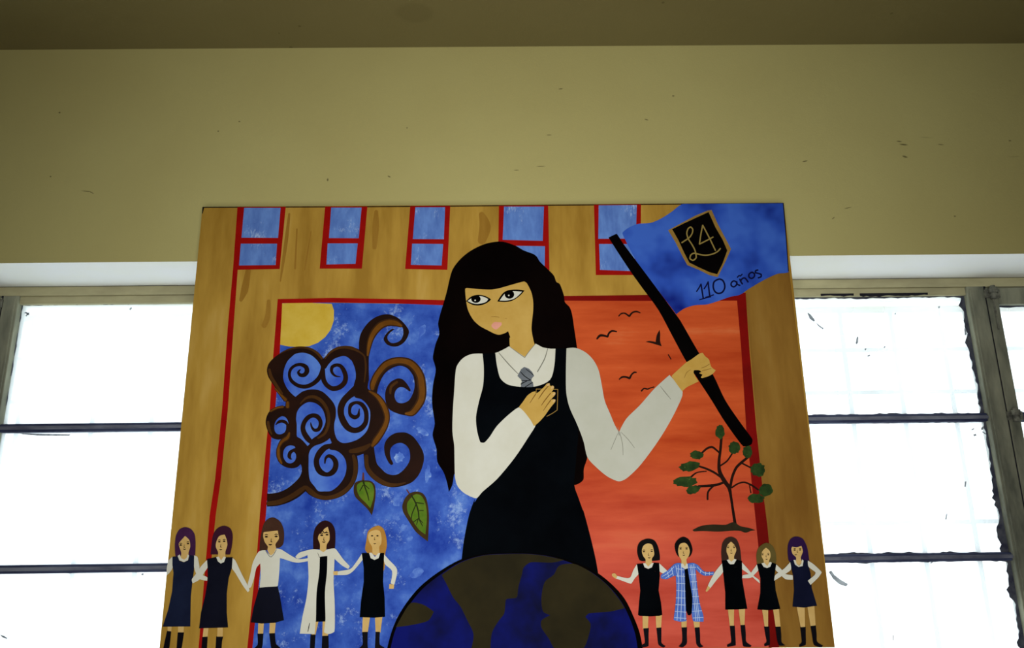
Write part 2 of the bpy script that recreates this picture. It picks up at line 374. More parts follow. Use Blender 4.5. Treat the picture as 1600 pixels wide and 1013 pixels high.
def catmull(pts, closed, n=4):
    out = []; m = len(pts); D = len(pts[0])
    rng = range(m) if closed else range(m-1)
    for i in rng:
        p0 = pts[(i-1) % m] if closed or i > 0 else pts[0]; p1 = pts[i]; p2 = pts[(i+1) % m]; p3 = pts[(i+2) % m] if closed or i+2 < m else pts[-1]
        # corners stay corners: damp the tangent where the line turns sharply
        def tan(a, b, c):
            d1 = (b[0]-a[0], b[1]-a[1]); d2 = (c[0]-b[0], c[1]-b[1]); l1 = math.hypot(*d1)+1e-6; l2 = math.hypot(*d2)+1e-6
            dot = (d1[0]*d2[0]+d1[1]*d2[1])/(l1*l2); k = 1 if dot > .5 else max(0, (dot-.05)/.45)
            L = min(l1, l2)
            return [k*L*((b[j]-a[j])/l1+(c[j]-b[j])/l2)/2 for j in range(D)]
        t1 = tan(p0, p1, p2); t2 = tan(p1, p2, p3)
        for q in range(n):
            t = q/n; h1 = 2*t**3-3*t*t+1; h2 = t**3-2*t*t+t; h3 = -2*t**3+3*t*t; h4 = t**3-t*t
            out.append(tuple(h1*p1[j]+h2*t1[j]+h3*p2[j]+h4*t2[j] for j in range(D)))
    if not closed: out.append(tuple(pts[-1]))
    return out
def ell(cx, cy, rx, ry, n=20, jag=0, rot=0):
    o = []
    for i in range(n):
        a = 2*math.pi*i/n; k = 1+jag*(random.random()-.5)*2
        x, y = rx*k*math.cos(a), ry*k*math.sin(a)
        o.append((cx+x*math.cos(rot)-y*math.sin(rot), cy+x*math.sin(rot)+y*math.cos(rot)))
    return o
def shape(name, m, parent, polys=(), strokes=(), label=None, smooth=True, kind=None):
    """several strokes or outlines become one object each; fine face lines and checks too small to pick apart stay joined"""
    if len(polys)+len(strokes) > 1 and kind is None:
        for q in polys: shape(name, m, parent, [q], (), label, smooth)
        for q in strokes: o = shape(name, m, parent, (), [q], label, smooth)
        return o if strokes else None
    o = film(name, m, parent, polys, strokes, label, smooth)
    if kind == 'stuff': o['kind'] = 'stuff'
    return o
def film(name, m, parent, polys, strokes, label, smooth):
    """one film of paint on the board: filled outlines and brush strokes, each laid over the one before"""
    bm = bmesh.new()
    for pl in polys:
        depth[0] += 1.6e-5
        pts = catmull(pl, True) if smooth else pl
        vs = []
        for u, v in pts:
            x, z = local(u, v); vs.append(bm.verts.new((x, -depth[0], z)))
        f = bm.faces.new(vs); f.normal_update()
        if f.normal.y > 0: f.normal_flip()
        bmesh.ops.triangulate(bm, faces=[f], ngon_method='EAR_CLIP')
    for st in strokes:
        depth[0] += 1.6e-5
        cl = [st[0]]
        for q in st[1:]:
            if math.hypot(q[0]-cl[-1][0], q[1]-cl[-1][1]) > min(2.2, .9*max(q[2], .4)): cl.append(q)
        pts = catmull(cl, False, 5) if len(cl) > 1 else catmull(st, False, 5)
        L, Rr = [], []
        # round ends
        ext = [pts[0]] + list(pts) + [pts[-1]]
        for i, (u, v, h) in enumerate(pts):
            a = pts[max(0, i-1)]; b = pts[min(len(pts)-1, i+1)]
            dx, dy = b[0]-a[0], b[1]-a[1]; l = math.hypot(dx, dy)+1e-6; nx, ny = -dy/l, dx/l
            if i == 0: L.append((u-dx/l*h*.6+nx*h*.5, v-dy/l*h*.6+ny*h*.5)); Rr.append((u-dx/l*h*.6-nx*h*.5, v-dy/l*h*.6-ny*h*.5))
            L.append((u+nx*h, v+ny*h)); Rr.append((u-nx*h, v-ny*h))
            if i == len(pts)-1: L.append((u+dx/l*h*.6+nx*h*.5, v+dy/l*h*.6+ny*h*.5)); Rr.append((u+dx/l*h*.6-nx*h*.5, v+dy/l*h*.6-ny*h*.5))
        rows = []
        for i, (a, b) in enumerate(zip(L, Rr)):
            xa, za = local(*a); xb, zb = local(*b); dd = depth[0] + 1.2e-5*i/len(L)
            rows.append((bm.verts.new((xa, -dd, za)), bm.verts.new((xb, -dd, zb))))
        for (a, b), (c, d) in zip(rows, rows[1:]):
            f = bm.faces.new((a, b, d, c)); f.normal_update()
            if f.normal.y > 0: f.normal_flip()
    me = bpy.data.meshes.new(name); bm.to_mesh(me); bm.free()
    return link(name, me, m, parent, label=label)
def group(name, label=None): return empty(name, (0, 0, 0), art, label)

# paints
ochre = mat('ochre_paint', (150, 114, 42), (174, 138, 58), (184, 150, 74), scale=4.5, stretch=(2.2, 1, .45), fac=(.36, .58), rough=.5, bump=.15)
red = mat('red_paint', (138, 8, 6), (156, 16, 10), scale=8, rough=.45)
dkred = mat('dark_red_paint', (104, 8, 5), (126, 10, 7), scale=6, rough=.45)
blue = mat('mottled_blue_paint', (26, 56, 152), (58, 94, 184), (86, 124, 200), scale=11, fac=(.33, .55), rough=.45, bump=.5, fleck=(150, 178, 222), detail=7, fleck_at=.64)
cellblue = mat('swirl_blue_paint', (46, 80, 182), (84, 124, 204), scale=9, fac=(.36, .66), rough=.45, bump=.3)
flagblue = mat('flag_blue_paint', (12, 28, 118), (42, 78, 176), (58, 98, 192), scale=4.6, fac=(.34, .5), rough=.45, detail=3)
paneblue = mat('pane_blue_paint', (74, 106, 178), (100, 138, 206), scale=14, stretch=(2, 1, .7), fac=(.3, .65), rough=.45, fleck=(170, 194, 228), fleck_at=.66)
orange = mat('orange_paint', (168, 58, 22), (196, 84, 40), (204, 110, 64), scale=5, stretch=(.35, 1, 2.2), fac=(.34, .6), rough=.5, bump=.25, detail=6)
def toward(m, c1, c2, z0, z1):
    """let a paint change into a second mix of tones between two heights of the picture"""
    N = m.node_tree.nodes; L = m.node_tree.links; b = N['Principled BSDF']
    src = b.inputs['Base Color'].links[0].from_socket; n = [q for q in N if q.type == 'TEX_NOISE'][0]; tc = [q for q in N if q.type == 'TEX_COORD'][0]
    rp = N.new('ShaderNodeValToRGB'); rp.color_ramp.elements[0].position = .36; rp.color_ramp.elements[1].position = .64
    rp.color_ramp.elements[0].color = A(c1); rp.color_ramp.elements[1].color = A(c2); L.new(n.outputs['Fac'], rp.inputs[0])
    sp = N.new('ShaderNodeSeparateXYZ'); L.new(tc.outputs['Object'], sp.inputs[0])
    ad = N.new('ShaderNodeMath'); ad.operation = 'MULTIPLY_ADD'; ad.inputs[1].default_value = .25; L.new(n.outputs['Fac'], ad.inputs[0]); L.new(sp.outputs['Z'], ad.inputs[2])
    mr = N.new('ShaderNodeMapRange'); mr.inputs['From Min'].default_value = z0+.125; mr.inputs['From Max'].default_value = z1+.125; L.new(ad.outputs[0], mr.inputs['Value'])
    mx = N.new('ShaderNodeMix'); mx.data_type = 'RGBA'; L.new(mr.outputs[0], mx.inputs[0]); L.new(src, mx.inputs[6]); L.new(rp.outputs[0], mx.inputs[7]); L.new(mx.outputs[2], b.inputs['Base Color'])
_zt, _zb = ray_at(1050, 700, 2.40)[1]-1.98, ray_at(1050, 900, 2.40)[1]-1.98
toward(orange, (176, 62, 46), (204, 88, 70), _zt, _zb)
sun = mat('sun_yellow_paint', (196, 164, 54), (206, 178, 76), scale=14, rough=.5)
mid = mat('deep_umber_paint', (48, 27, 9), (58, 34, 12), scale=10, rough=.4)
dark = mat('dark_brown_paint', (25, 11, 6), (36, 17, 9), scale=7, rough=.4)
brown = mat('umber_paint', (58, 34, 11), (70, 43, 15), scale=10, rough=.4)
tan = mat('light_umber_paint', (92, 54, 9), (110, 68, 16), scale=12, rough=.4)
black = mat('black_paint', (2, 1, 1), (6, 4, 4), scale=4, rough=.7, spec=.01)
hairblack = mat('hair_black_paint', (3, 1, 1), (10, 4, 3), scale=3, rough=.7, spec=.01)
navy = mat('navy_black_paint', (1, 2, 4), (4, 7, 11), scale=4, rough=.7, spec=.01)
white2 = mat('grey_white_paint', (178, 180, 165), (184, 186, 173), scale=9, rough=.5)
white = mat('white_paint', (198, 198, 182), (204, 205, 192), scale=9, rough=.5, bump=.15)
skin = mat('skin_ochre_paint', (180, 144, 66), (192, 158, 82), scale=9, rough=.5)
skin2 = mat('pale_skin_paint', (192, 158, 94), (202, 170, 108), scale=20, rough=.5)
nailp = mat('nail_pink_paint', (200, 168, 118), rough=.45)
lip = mat('lip_pink_paint', (206, 140, 118), (214, 152, 134), scale=30, rough=.45)
greyl = mat('grey_pencil_line', (126, 126, 114), rough=.6)
tie = mat('tie_grey_paint', (92, 98, 104), (104, 110, 116), scale=30, rough=.5)
gold = mat('gold_ochre_paint', (132, 102, 44), (146, 116, 58), scale=30, rough=.45)
lgold = mat('letter_gold_paint', (136, 118, 62), rough=.45)
ocean = mat('ocean_blue_paint', (2, 4, 38), (4, 13, 96), scale=4.5, fac=(.35, .6), rough=.4)
land = mat('land_olive_paint', (30, 26, 9), (43, 37, 16), scale=5, rough=.42)
greenp = mat('leaf_green_paint', (64, 104, 18), (92, 118, 30), scale=20, rough=.45)
leafedge = mat('leaf_edge_paint', (52, 38, 12), (62, 46, 16), scale=20, rough=.45)
clump = mat('dark_green_paint', (26, 44, 18), (44, 68, 28), scale=40, rough=.45, fleck=(84, 106, 44), fleck_at=.68)
letter = mat('letter_navy_paint', (8, 12, 52), rough=.45)

# board: 2 cm panel on battens that stand against the wall
C0, C1, C2, C3 = (316.5, 323.5), (1224.3, 317), (1304.5, 1012), (248.6, 1019)
def board():
    bm = bmesh.new(); q = [local(*c) for c in (C0, C1, C2, C3)]
    f = bm.faces.new([bm.verts.new((x, 0, z)) for x, z in q])
    r = bmesh.ops.extrude_face_region(bm, geom=[f])
    for v in r['geom']:
        if isinstance(v, bmesh.types.BMVert): v.co.y += .022
    me = done(bm, 'board'); o = link('board', me, ochre, art)
    e = mat('board_dark_edge', (40, 34, 24), (60, 50, 34), scale=20, rough=.7); me.materials.append(e)
    for p in me.polygons:
        if abs(p.normal.y) < .5 or p.normal.y > .5: p.material_index = 1
    for (x0, x1, z0, z1) in ((-.9, .9, .55, .61), (-.9, .9, -.6, -.54), (-.9, -.84, -.54, .55), (.84, .9, -.54, .55)):
        boxes('batten', [(x0, x1, .022, YW-YP, z0, z1)], e, art)
board()
# streaks of darker and lighter ochre
och_d = mat('dark_ochre_paint', (138, 100, 34), (152, 114, 44), scale=8, stretch=(3, 1, .5), rough=.5)
shape('ochre_streak', och_d, art, strokes=[RB('A', (1440, 100, 14), (1435, 220, 26), (1425, 390, 16)), RB('A', (760, 120, 8), (740, 300, 14), (715, 480, 12), (690, 650, 5)), RB('A', (820, 240, 5), (805, 550, 8)), RB('A', (930, 260, 4), (880, 560, 6)),
    RB('A', (440, 560, 20), (410, 720, 28), (380, 800, 12)), RB('A', (600, 800, 14), (590, 930, 22), (560, 1000, 20)), RB('B', (760, 120, 20), (790, 220, 45), (760, 340, 30))])

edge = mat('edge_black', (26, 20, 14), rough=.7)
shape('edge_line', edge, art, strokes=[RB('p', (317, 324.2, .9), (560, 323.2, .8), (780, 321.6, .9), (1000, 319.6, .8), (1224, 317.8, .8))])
ochre_r = mat('brown_ochre_paint', (118, 82, 30), (138, 102, 42), (146, 112, 52), scale=4.5, stretch=(2.2, 1, .45), fac=(.36, .6), rough=.5)
shape('right_column', ochre_r, art, [P('p', (1160, 400), (1231, 405), (1303.5, 1011.4), (1205, 1012), (1190, 760))], smooth=False, label='brown ochre column down the right side')
# outer red line and the five painted windows along the top
shape('red_line', red, art, [P('p', (371, 323.8), (381, 323.8), (371.5, 421), (365, 510), (356, 640), (345, 750), (337, 806), (316.7, 1018), (309.8, 1018), (327.5, 806), (336, 750), (347, 640), (356, 510), (364, 421))], smooth=False, label='long red line down the left side')
def pwin(frame, panes):
    f = shape('painted_window', red, art, [P('p', *frame)], smooth=False)
    for q in panes: shape('pane', paneblue, f, [P('p', *q)], smooth=False)
pwin([(371, 323.6), (446.5, 323.4), (437, 420.5), (364, 422)], [[(381.5, 325), (438.5, 325), (434.5, 372), (377.3, 371.7)], [(376.3, 381), (433, 381), (430.6, 414.3), (373.5, 415)]])
pwin([(508, 323), (574, 323), (565.5, 420), (499.5, 420)], [[(517.5, 324.5), (565, 324.5), (560.5, 372.5), (514, 372.2)], [(512, 380.5), (559, 380.5), (555.5, 412.5), (510, 413.5)]])
pwin([(641, 322.5), (703.5, 322.3), (699, 422), (633, 420.5)], [[(649, 324), (695.5, 324), (693.5, 374), (645, 373.7)], [(644, 381), (692.5, 381.5), (690, 415), (642, 414)]])
pwin([(779.5, 321.8), (856.5, 321.3), (858.5, 425), (778, 425)], [[(787.5, 323), (850, 323), (848, 376.5), (785.5, 375)], [(784, 384), (851.5, 385), (851, 418), (782, 418)]])
pwin([(928, 320.2), (1001.5, 319.6), (1000.5, 430), (931, 430)], [[(935.5, 321), (995, 320.5), (993.5, 373), (934.8, 373.3)], [(936, 381.5), (992, 381.5), (992, 424), (937.5, 422)]])

# skies behind the arch, red arch
shape('blue_sky', blue, art, [P('p', (439, 472), (690, 476), (810, 478), (810, 1014.5), (392, 1017.5), (408, 860), (415, 800), (423, 685), (430, 640), (437, 556))], smooth=False)
shape('orange_sky', orange, art, [P('p', (800, 468), (1152, 468), (1158.5, 545), (1166.5, 671), (1175.5, 760), (1185, 850), (1202, 1012.3), (800, 1015))], smooth=False)
shape('painted_sun', sun, art, [P('D', (204, 72), (400, 66), (600, 76)) + P('D', (618, 130), (616, 210), (592, 280), (548, 340), (490, 385), (420, 412), (340, 418), (260, 414), (190, 400))], smooth=False)
shape('red_arch', red, art, [P('p', (434, 467.5), (520, 465.8), (620, 467.5), (700, 469.5), (700, 477.5), (620, 474.5), (520, 473), (441, 474), (437, 556), (430, 640), (424, 685), (415.5, 805), (410, 860), (394, 1017.5), (386, 1017.5), (402, 860), (406, 805), (417, 685), (421.5, 640), (427, 556))], smooth=False, label='bright red left half of the arch')
shape('red_arch', dkred, art, [P('p', (870, 463), (1010, 461), (1165, 457.5), (1171, 545), (1182, 671), (1191, 760), (1199, 822), (1208, 920), (1217.5, 1012.2), (1201, 1012.4), (1184.5, 850), (1175, 760), (1166, 671), (1158, 545), (1151.5, 470), (1010, 470.5), (870, 470))], smooth=False, label='dark red right half of the arch')

dab = mat('pale_blue_dab', (62, 96, 186), (92, 128, 202), (146, 174, 220), scale=34, fac=(.4, .56), rough=.45, detail=7)
shape('white_dab', dab, art, [P('T6', *ell(850, 460, 75, 85, 16, .3)), P('T7', *ell(625, 660, 46, 58, 14, .28)), P('T7', *ell(735, 805, 48, 52, 14, .28)), P('T7', *ell(800, 945, 40, 36, 14, .28)), P('T7', *ell(640, 420, 62, 90, 16, .3)), P('T7', *ell(1040, 90, 45, 105, 16, .3)),
    P('T2', *ell(1260, 320, 40, 80, 14, .35, .5)), P('T2', *ell(130, 390, 26, 60, 14, .35, .6)), P('T3', *ell(1190, 800, 80, 46, 14, .35, .4)), P('J', *ell(225, 420, 42, 26, 14, .15, -.5))])
# ---- swirling tree
tree = group('swirl_tree', 'brown tree with spiralling branches on the blue sky')
sil = (P('T1', (520, 125), (400, 160), (300, 215), (180, 300), (95, 400), (72, 500), (95, 600), (150, 690), (220, 790), (300, 890), (360, 960)) + P('T4', (390, 300), (385, 345), (300, 360), (210, 380), (130, 420), (75, 500), (52, 610), (75, 720), (110, 800), (160, 860), (250, 885), (325, 875), (280, 930), (250, 985))
    + P('T5', (230, 90), (200, 170), (190, 260), (205, 340), (250, 390), (310, 425), (390, 440), (460, 425), (505, 385), (520, 430), (515, 500), (480, 570), (400, 650), (320, 710), (220, 755), (95, 775), (62, 770), (60, 945), (200, 935), (350, 890), (480, 820), (570, 745), (620, 790), (720, 840), (830, 860), (950, 845), (1080, 790), (1190, 680), (1250, 550), (1265, 400), (1250, 275))
    + P('T6', (195, 430), (285, 400), (290, 480), (300, 600), (330, 680), (400, 770), (500, 850), (620, 910), (750, 930), (900, 910), (1050, 850), (1140, 760), (1200, 650), (1240, 500), (1235, 400), (1200, 310), (1130, 200), (1060, 120), (960, 65), (870, 60), (780, 75), (690, 130), (630, 210), (610, 290), (620, 400), (650, 480), (690, 550), (725, 578), (755, 560), (745, 530), (720, 480), (705, 400), (710, 330), (740, 280), (800, 240), (880, 228), (950, 260), (1000, 320), (1020, 400), (1015, 500), (970, 590), (900, 670), (820, 725), (740, 735), (650, 710), (570, 640), (500, 560), (470, 440), (450, 290), (445, 255), (560, 140), (630, 15))
    + P('T3', (680, 790), (720, 690), (740, 600), (720, 520), (680, 430), (620, 340), (560, 290), (465, 235), (470, 150)) + P('T2', (562, 960), (560, 830), (560, 700), (570, 560), (585, 460), (610, 390), (650, 320), (720, 265), (820, 235), (920, 240), (1000, 268), (1015, 330), (1005, 390), (975, 440), (920, 470), (860, 475), (815, 440), (805, 390), (840, 340), (900, 292), (870, 287), (820, 320), (770, 380), (755, 430), (800, 495), (880, 522), (950, 515), (1020, 470), (1070, 400), (1090, 320), (1060, 260), (990, 180), (900, 120), (800, 95), (680, 120), (580, 180), (500, 270), (450, 360), (430, 460), (430, 560), (330, 520), (220, 512), (100, 550), (0, 640))
    + P('T1', (965, 310), (940, 270), (860, 190), (740, 140), (620, 118)))
shape('trunk', dark, tree, [sil])
ring = (P('T3', (500, 255), (520, 150), (575, 30)) + P('T2', (650, 860), (740, 760), (850, 695), (970, 678), (1090, 700), (1190, 780), (1260, 890)) + P('T3', (1195, 110), (1215, 200), (1215, 290), (1200, 400), (1150, 500), (1080, 570), (1000, 590), (900, 575), (800, 540), (740, 500), (700, 410), (690, 310), (710, 220), (770, 140), (860, 98), (920, 110), (980, 170), (1030, 255), (1012, 270), (940, 220), (880, 215), (830, 260), (815, 340), (850, 410), (920, 425), (1000, 390), (1055, 300), (1080, 190), (1065, 80)) + P('T2', (1140, 900), (1070, 810), (970, 775), (860, 810), (770, 880), (715, 970)) + P('T3', (640, 110), (600, 210), (580, 315)))
shape('curled_branch', dark, tree, [ring])
# lighter brushwork on the outer sides of the branches
HL = [
    RB('T3', (522, 240, 20), (530, 180, 28), (565, 90, 30), (615, 10, 30)) + RB('T2', (690, 850, 31), (780, 765, 32), (880, 720, 32), (980, 710, 32), (1090, 735, 34), (1180, 810, 34), (1240, 920, 36)) + RB('T3', (1170, 170, 38), (1180, 270, 36), (1165, 380, 35), (1110, 480, 32), (1040, 555, 28), (960, 562, 12)),
    RB('T3', (480, 265, 8), (580, 330, 20), (650, 420, 26), (700, 530, 27), (715, 620, 24), (690, 720, 26), (630, 830, 28), (560, 930, 28), (520, 990, 15)),
    RB('T2', (545, 640, 10), (560, 520, 20), (590, 410, 26), (640, 320, 30), (720, 240, 32), (820, 205, 30), (920, 215, 27), (990, 250, 12)),
    RB('T1', (200, 780, 6), (280, 870, 12), (370, 965, 22)) , RB('T4', (330, 365, 12), (230, 383, 11), (130, 435, 10)), RB('T4', (400, 290, 18), (400, 370, 22)),
    RB('T4', (428, 775, 10), (400, 850, 22), (310, 915, 20), (262, 1000, 15)) + RB('T5', (212, 200, 17), (217, 290, 17), (255, 375, 10))]
shape('highlight', mid, tree, strokes=[[(u, v, h*1.45+.6) for u, v, h in q] for q in HL])
shape('highlight', tan, tree, strokes=HL)
shape('highlight', brown, tree, strokes=[
    RB('T1', (290, 225, 8), (400, 172, 12), (520, 140, 15), (640, 134, 16), (760, 158, 18), (860, 215, 20), (925, 285, 20), (955, 335, 8)),
    RB('T1', (990, 310, 10), (1070, 215, 16), (1180, 150, 20), (1300, 130, 22)) + RB('T2', (230, 535, 22), (340, 545, 22), (430, 590, 12), (500, 650, 12), (520, 800, 12), (500, 990, 8)),
    RB('T5', (70, 905, 26), (220, 885, 32), (380, 815, 32), (500, 735, 32), (565, 685, 22)),
    RB('T5', (575, 685, 22), (630, 740, 34), (720, 805, 28), (830, 830, 26), (960, 810, 28), (1080, 745, 28), (1170, 650, 25), (1222, 520, 28), (1228, 380, 28), (1200, 270, 20)),
    RB('T6', (330, 430, 30), (340, 600, 32), (420, 730, 36), (540, 825, 36), (680, 888, 32), (820, 888, 22), (950, 855, 8)),
    RB('T6', (70, 360, 28), (180, 345, 40), (300, 310, 40), (390, 250, 20)),
    RB('T1', (110, 480, 20), (140, 600, 26), (220, 730, 24), (310, 870, 20)),
    RB('T4', (90, 600, 20), (110, 720, 22), (150, 800, 10)), RB('T3', (760, 300, 12), (770, 210, 18), (850, 145, 16))])
cells = [(P('T1', (330, 600), (345, 480), (400, 350), (480, 270), (520, 238), (640, 218), (760, 250), (850, 320), (910, 400), (940, 470), (1000, 470), (1050, 400), (1140, 315), (1280, 270), (1350, 290), (1410, 345)) + P('T2', (330, 700), (370, 790), (388, 880), (385, 960))
        + P('T3', (298, 110), (275, 200), (270, 300), (300, 352), (370, 370), (440, 430), (490, 520), (490, 650), (450, 790), (350, 890), (230, 940), (130, 950), (60, 905), (25, 810), (20, 700), (40, 600), (40, 500), (20, 440)) + P('T4', (1110, 280), (1050, 210), (960, 130), (870, 95), (760, 90), (640, 120), (570, 170), (525, 205)) + P('T1', (480, 880), (430, 830), (380, 760), (342, 670))),
    P('T4', (545, 640), (535, 560), (550, 450), (600, 370), (680, 310), (740, 290), (830, 305), (910, 355), (965, 430), (995, 530), (1000, 600), (975, 680), (930, 760), (870, 820), (790, 875), (745, 960), (715, 985), (660, 920), (600, 865), (550, 835), (545, 740)),
    P('T4', (190, 690), (205, 610), (255, 545), (315, 515), (370, 535), (405, 590), (412, 645), (380, 660), (375, 720), (350, 770), (290, 800), (230, 790), (200, 750)),
    P('T5', (275, 260), (285, 200), (320, 155), (370, 138), (425, 150), (435, 180), (410, 215), (440, 250), (445, 300), (420, 350), (370, 375), (320, 360), (285, 310)),
    P('T5', (612, 330), (615, 250), (640, 190), (690, 145), (790, 110), (860, 70), (890, 42), (915, 105), (870, 130), (890, 190), (980, 210), (1050, 260), (1095, 330), (1110, 420), (1095, 520), (1050, 610), (980, 690), (900, 740), (820, 745), (740, 740), (690, 680), (630, 600), (612, 480))]
for c in cells: shape('sky_gap', cellblue, tree, [c])
shape('swirl', dark, tree, strokes=[
    RB('T1', (955, 330, 18), (950, 480, 30), (905, 610, 36), (800, 710, 34), (680, 755, 33), (560, 735, 30), (460, 660, 28), (428, 570, 24), (450, 480, 24), (520, 420, 24), (610, 405, 28), (690, 445, 35), (706, 515, 38), (660, 572, 33), (600, 570, 28), (568, 530, 20), (590, 495, 12), (610, 485, 5)),
    RB('T1', (970, 480, 22), (965, 580, 34), (972, 650, 38), (1020, 730, 36), (1110, 785, 38), (1220, 765, 40), (1300, 690, 40), (1320, 600, 38), (1290, 500, 36), (1240, 430, 30), (1180, 412, 26), (1110, 440, 28), (1095, 500, 25), (1120, 555, 20), (1170, 590, 14), (1235, 597, 7)),
    RB('T3', (330, 240, 70), (230, 310, 48), (150, 390, 44), (110, 480, 44), (110, 580, 42), (150, 680, 44), (210, 755, 40), (290, 785, 36), (370, 760, 36), (430, 690, 32), (445, 600, 30), (430, 510, 30), (380, 440, 28), (310, 417, 20), (240, 450, 26), (222, 520, 20), (235, 580, 24), (290, 612, 28), (335, 590, 23), (345, 540, 13), (350, 500, 6)),
    RB('T4', (800, 945, 30), (720, 870, 44), (660, 775, 42), (642, 690, 38), (670, 600, 36), (730, 530, 36), (800, 502, 34), (870, 520, 37), (915, 580, 32), (922, 650, 32), (890, 722, 30), (830, 735, 26), (790, 698, 18), (770, 640, 12), (768, 612, 5)),
    RB('T4', (212, 650, 6), (260, 605, 22), (310, 592, 24), (370, 612, 26), (400, 655, 18)),
    RB('T5', (480, 180, 22), (415, 200, 20), (367, 235, 24), (356, 285, 24), (375, 315, 12), (392, 318, 5)),
    RB('T5', (920, 140, 26), (830, 165, 38), (755, 240, 40), (715, 330, 36), (725, 420, 38), (770, 490, 38), (850, 522, 28), (920, 497, 36), (965, 430, 36), (965, 350, 34), (920, 292, 28), (870, 278, 22), (835, 310, 16), (825, 375, 9))])
shape('highlight', brown, tree, strokes=[RB('T4', (600, 320, 8), (690, 230, 18), (800, 205, 24), (910, 250, 26), (990, 340, 26), (1040, 450, 24), (1052, 570, 24), (1035, 690, 22), (985, 790, 20), (880, 860, 16))])

def leaf(outline, blade, stem, veins):
    g = shape('painted_leaf', leafedge, art, [P('T7', *outline)])
    shape('blade', greenp, g, [P('T7', *blade)])
    shape('stem', mat('stem_red_brown', (92, 48, 40), rough=.5), g, strokes=[RB('T7', *stem)])
    shape('vein', mat('vein_dark_green', (34, 44, 12), rough=.5), g, strokes=[RB('T7', *v) for v in veins])
leaf([(75, 220), (130, 185), (200, 178), (290, 185), (340, 230), (355, 320), (350, 420), (330, 540), (305, 640), (250, 560), (180, 490), (90, 400), (65, 330)], [(110, 240), (160, 202), (240, 197), (300, 215), (332, 290), (328, 400), (300, 500), (285, 545), (230, 480), (150, 400), (112, 320)],
    [(192, 80, 10), (190, 180, 18)], [[(190, 180, 14), (215, 270, 9), (250, 370, 8), (265, 440, 6)], [(190, 240, 8), (145, 320, 6)], [(205, 230, 6), (270, 290, 5)]])
leaf([(720, 460), (750, 400), (810, 345), (890, 325), (970, 345), (1020, 410), (1045, 510), (1058, 640), (1055, 800), (1045, 985), (970, 930), (880, 850), (800, 730), (720, 600), (705, 520)], [(775, 470), (820, 410), (880, 360), (950, 375), (1000, 450), (1025, 560), (1030, 700), (1010, 890), (930, 830), (850, 720), (780, 600), (768, 520)],
    [(765, 300, 8), (797, 350, 9)], [[(825, 370, 10), (885, 480, 10), (918, 590, 10), (930, 690, 8), (975, 780, 5)], [(890, 470, 8), (990, 485, 6)], [(885, 500, 7), (835, 620, 7), (825, 690, 6)], [(930, 575, 5), (985, 575, 6)], [(920, 680, 7), (850, 730, 6)], [(915, 690, 6), (895, 760, 5)], [(930, 690, 5), (980, 740, 5)]])

# ---- birds and sapling on the orange side
for pts in ([(295, 155, 4), (320, 130, 5), (355, 126, 5), (400, 155, 7), (430, 120, 6), (470, 109, 6), (508, 122, 4)], [(80, 380, 6), (110, 347, 9), (150, 347, 8), (185, 358, 7), (200, 322, 7), (230, 301, 7), (275, 308, 5)],
        [(300, 780, 4), (330, 757, 7), (370, 757, 7), (402, 770, 8), (425, 730, 6), (450, 710, 6), (470, 712, 5)], [(520, 895, 6), (545, 870, 5), (580, 876, 5), (608, 865, 4), (645, 855, 4)], [(785, 535, 4), (812, 580, 4)]):
    shape('painted_bird', dark, art, strokes=[RB('E8', *[(a, b, h*1.35) for a, b, h in pts])])
shape('painted_bird', dark, art, [P('E8', (560, 408), (600, 400), (660, 410), (672, 340), (700, 290), (705, 330), (705, 400), (720, 452), (680, 440), (620, 422))])
sap = group('painted_sapling', 'small bare tree with dark green leaf clumps')
shape('branch', dark, sap, strokes=[RB('I', *p) for p in (
    [(572, 870, 12), (555, 760, 10), (540, 660, 10), (525, 590, 14), (490, 540, 16), (455, 470, 14), (450, 390, 11), (460, 310, 10), (468, 210, 10)], [(455, 330, 6), (400, 285, 8), (360, 295, 8), (315, 335, 7)], [(460, 425, 6), (510, 390, 6), (548, 335, 6)],
    [(475, 520, 8), (420, 480, 8), (360, 450, 8), (295, 428, 7)], [(355, 467, 4), (280, 478, 5), (235, 515, 8)], [(490, 550, 8), (420, 572, 10), (295, 580, 9)], [(405, 580, 7), (368, 622, 7), (364, 680, 7)], [(535, 590, 10), (550, 510, 10), (580, 440, 10), (620, 400, 10), (670, 360, 9)],
    [(620, 405, 6), (695, 443, 6)], [(545, 592, 6), (590, 562, 6), (640, 550, 6), (700, 575, 7), (745, 607, 6)], [(680, 575, 4), (690, 630, 5)])])
shape('ground', mat('ground_dark_paint', (34, 28, 16), (44, 38, 22), scale=20, rough=.5), sap, [P('I', (250, 910), (310, 880), (400, 868), (500, 870), (560, 850), (610, 880), (680, 895), (725, 912), (690, 917), (650, 930), (610, 917), (560, 915), (450, 922), (330, 918), (260, 920))])
for (x, y, rx, ry, r) in ((458, 170, 35, 52, 0), (282, 345, 50, 33, 0), (225, 430, 78, 36, -.2), (197, 545, 88, 38, -.05), (255, 607, 57, 31, -.25), (565, 290, 42, 46, 0), (663, 320, 37, 50, .1), (742, 455, 55, 52, 0), (800, 610, 54, 48, 0), (728, 672, 60, 36, 0)):
    shape('leaf_clump', clump, sap, [P('I', *ell(x, y, rx, ry, 22, .13, r))], smooth=False)

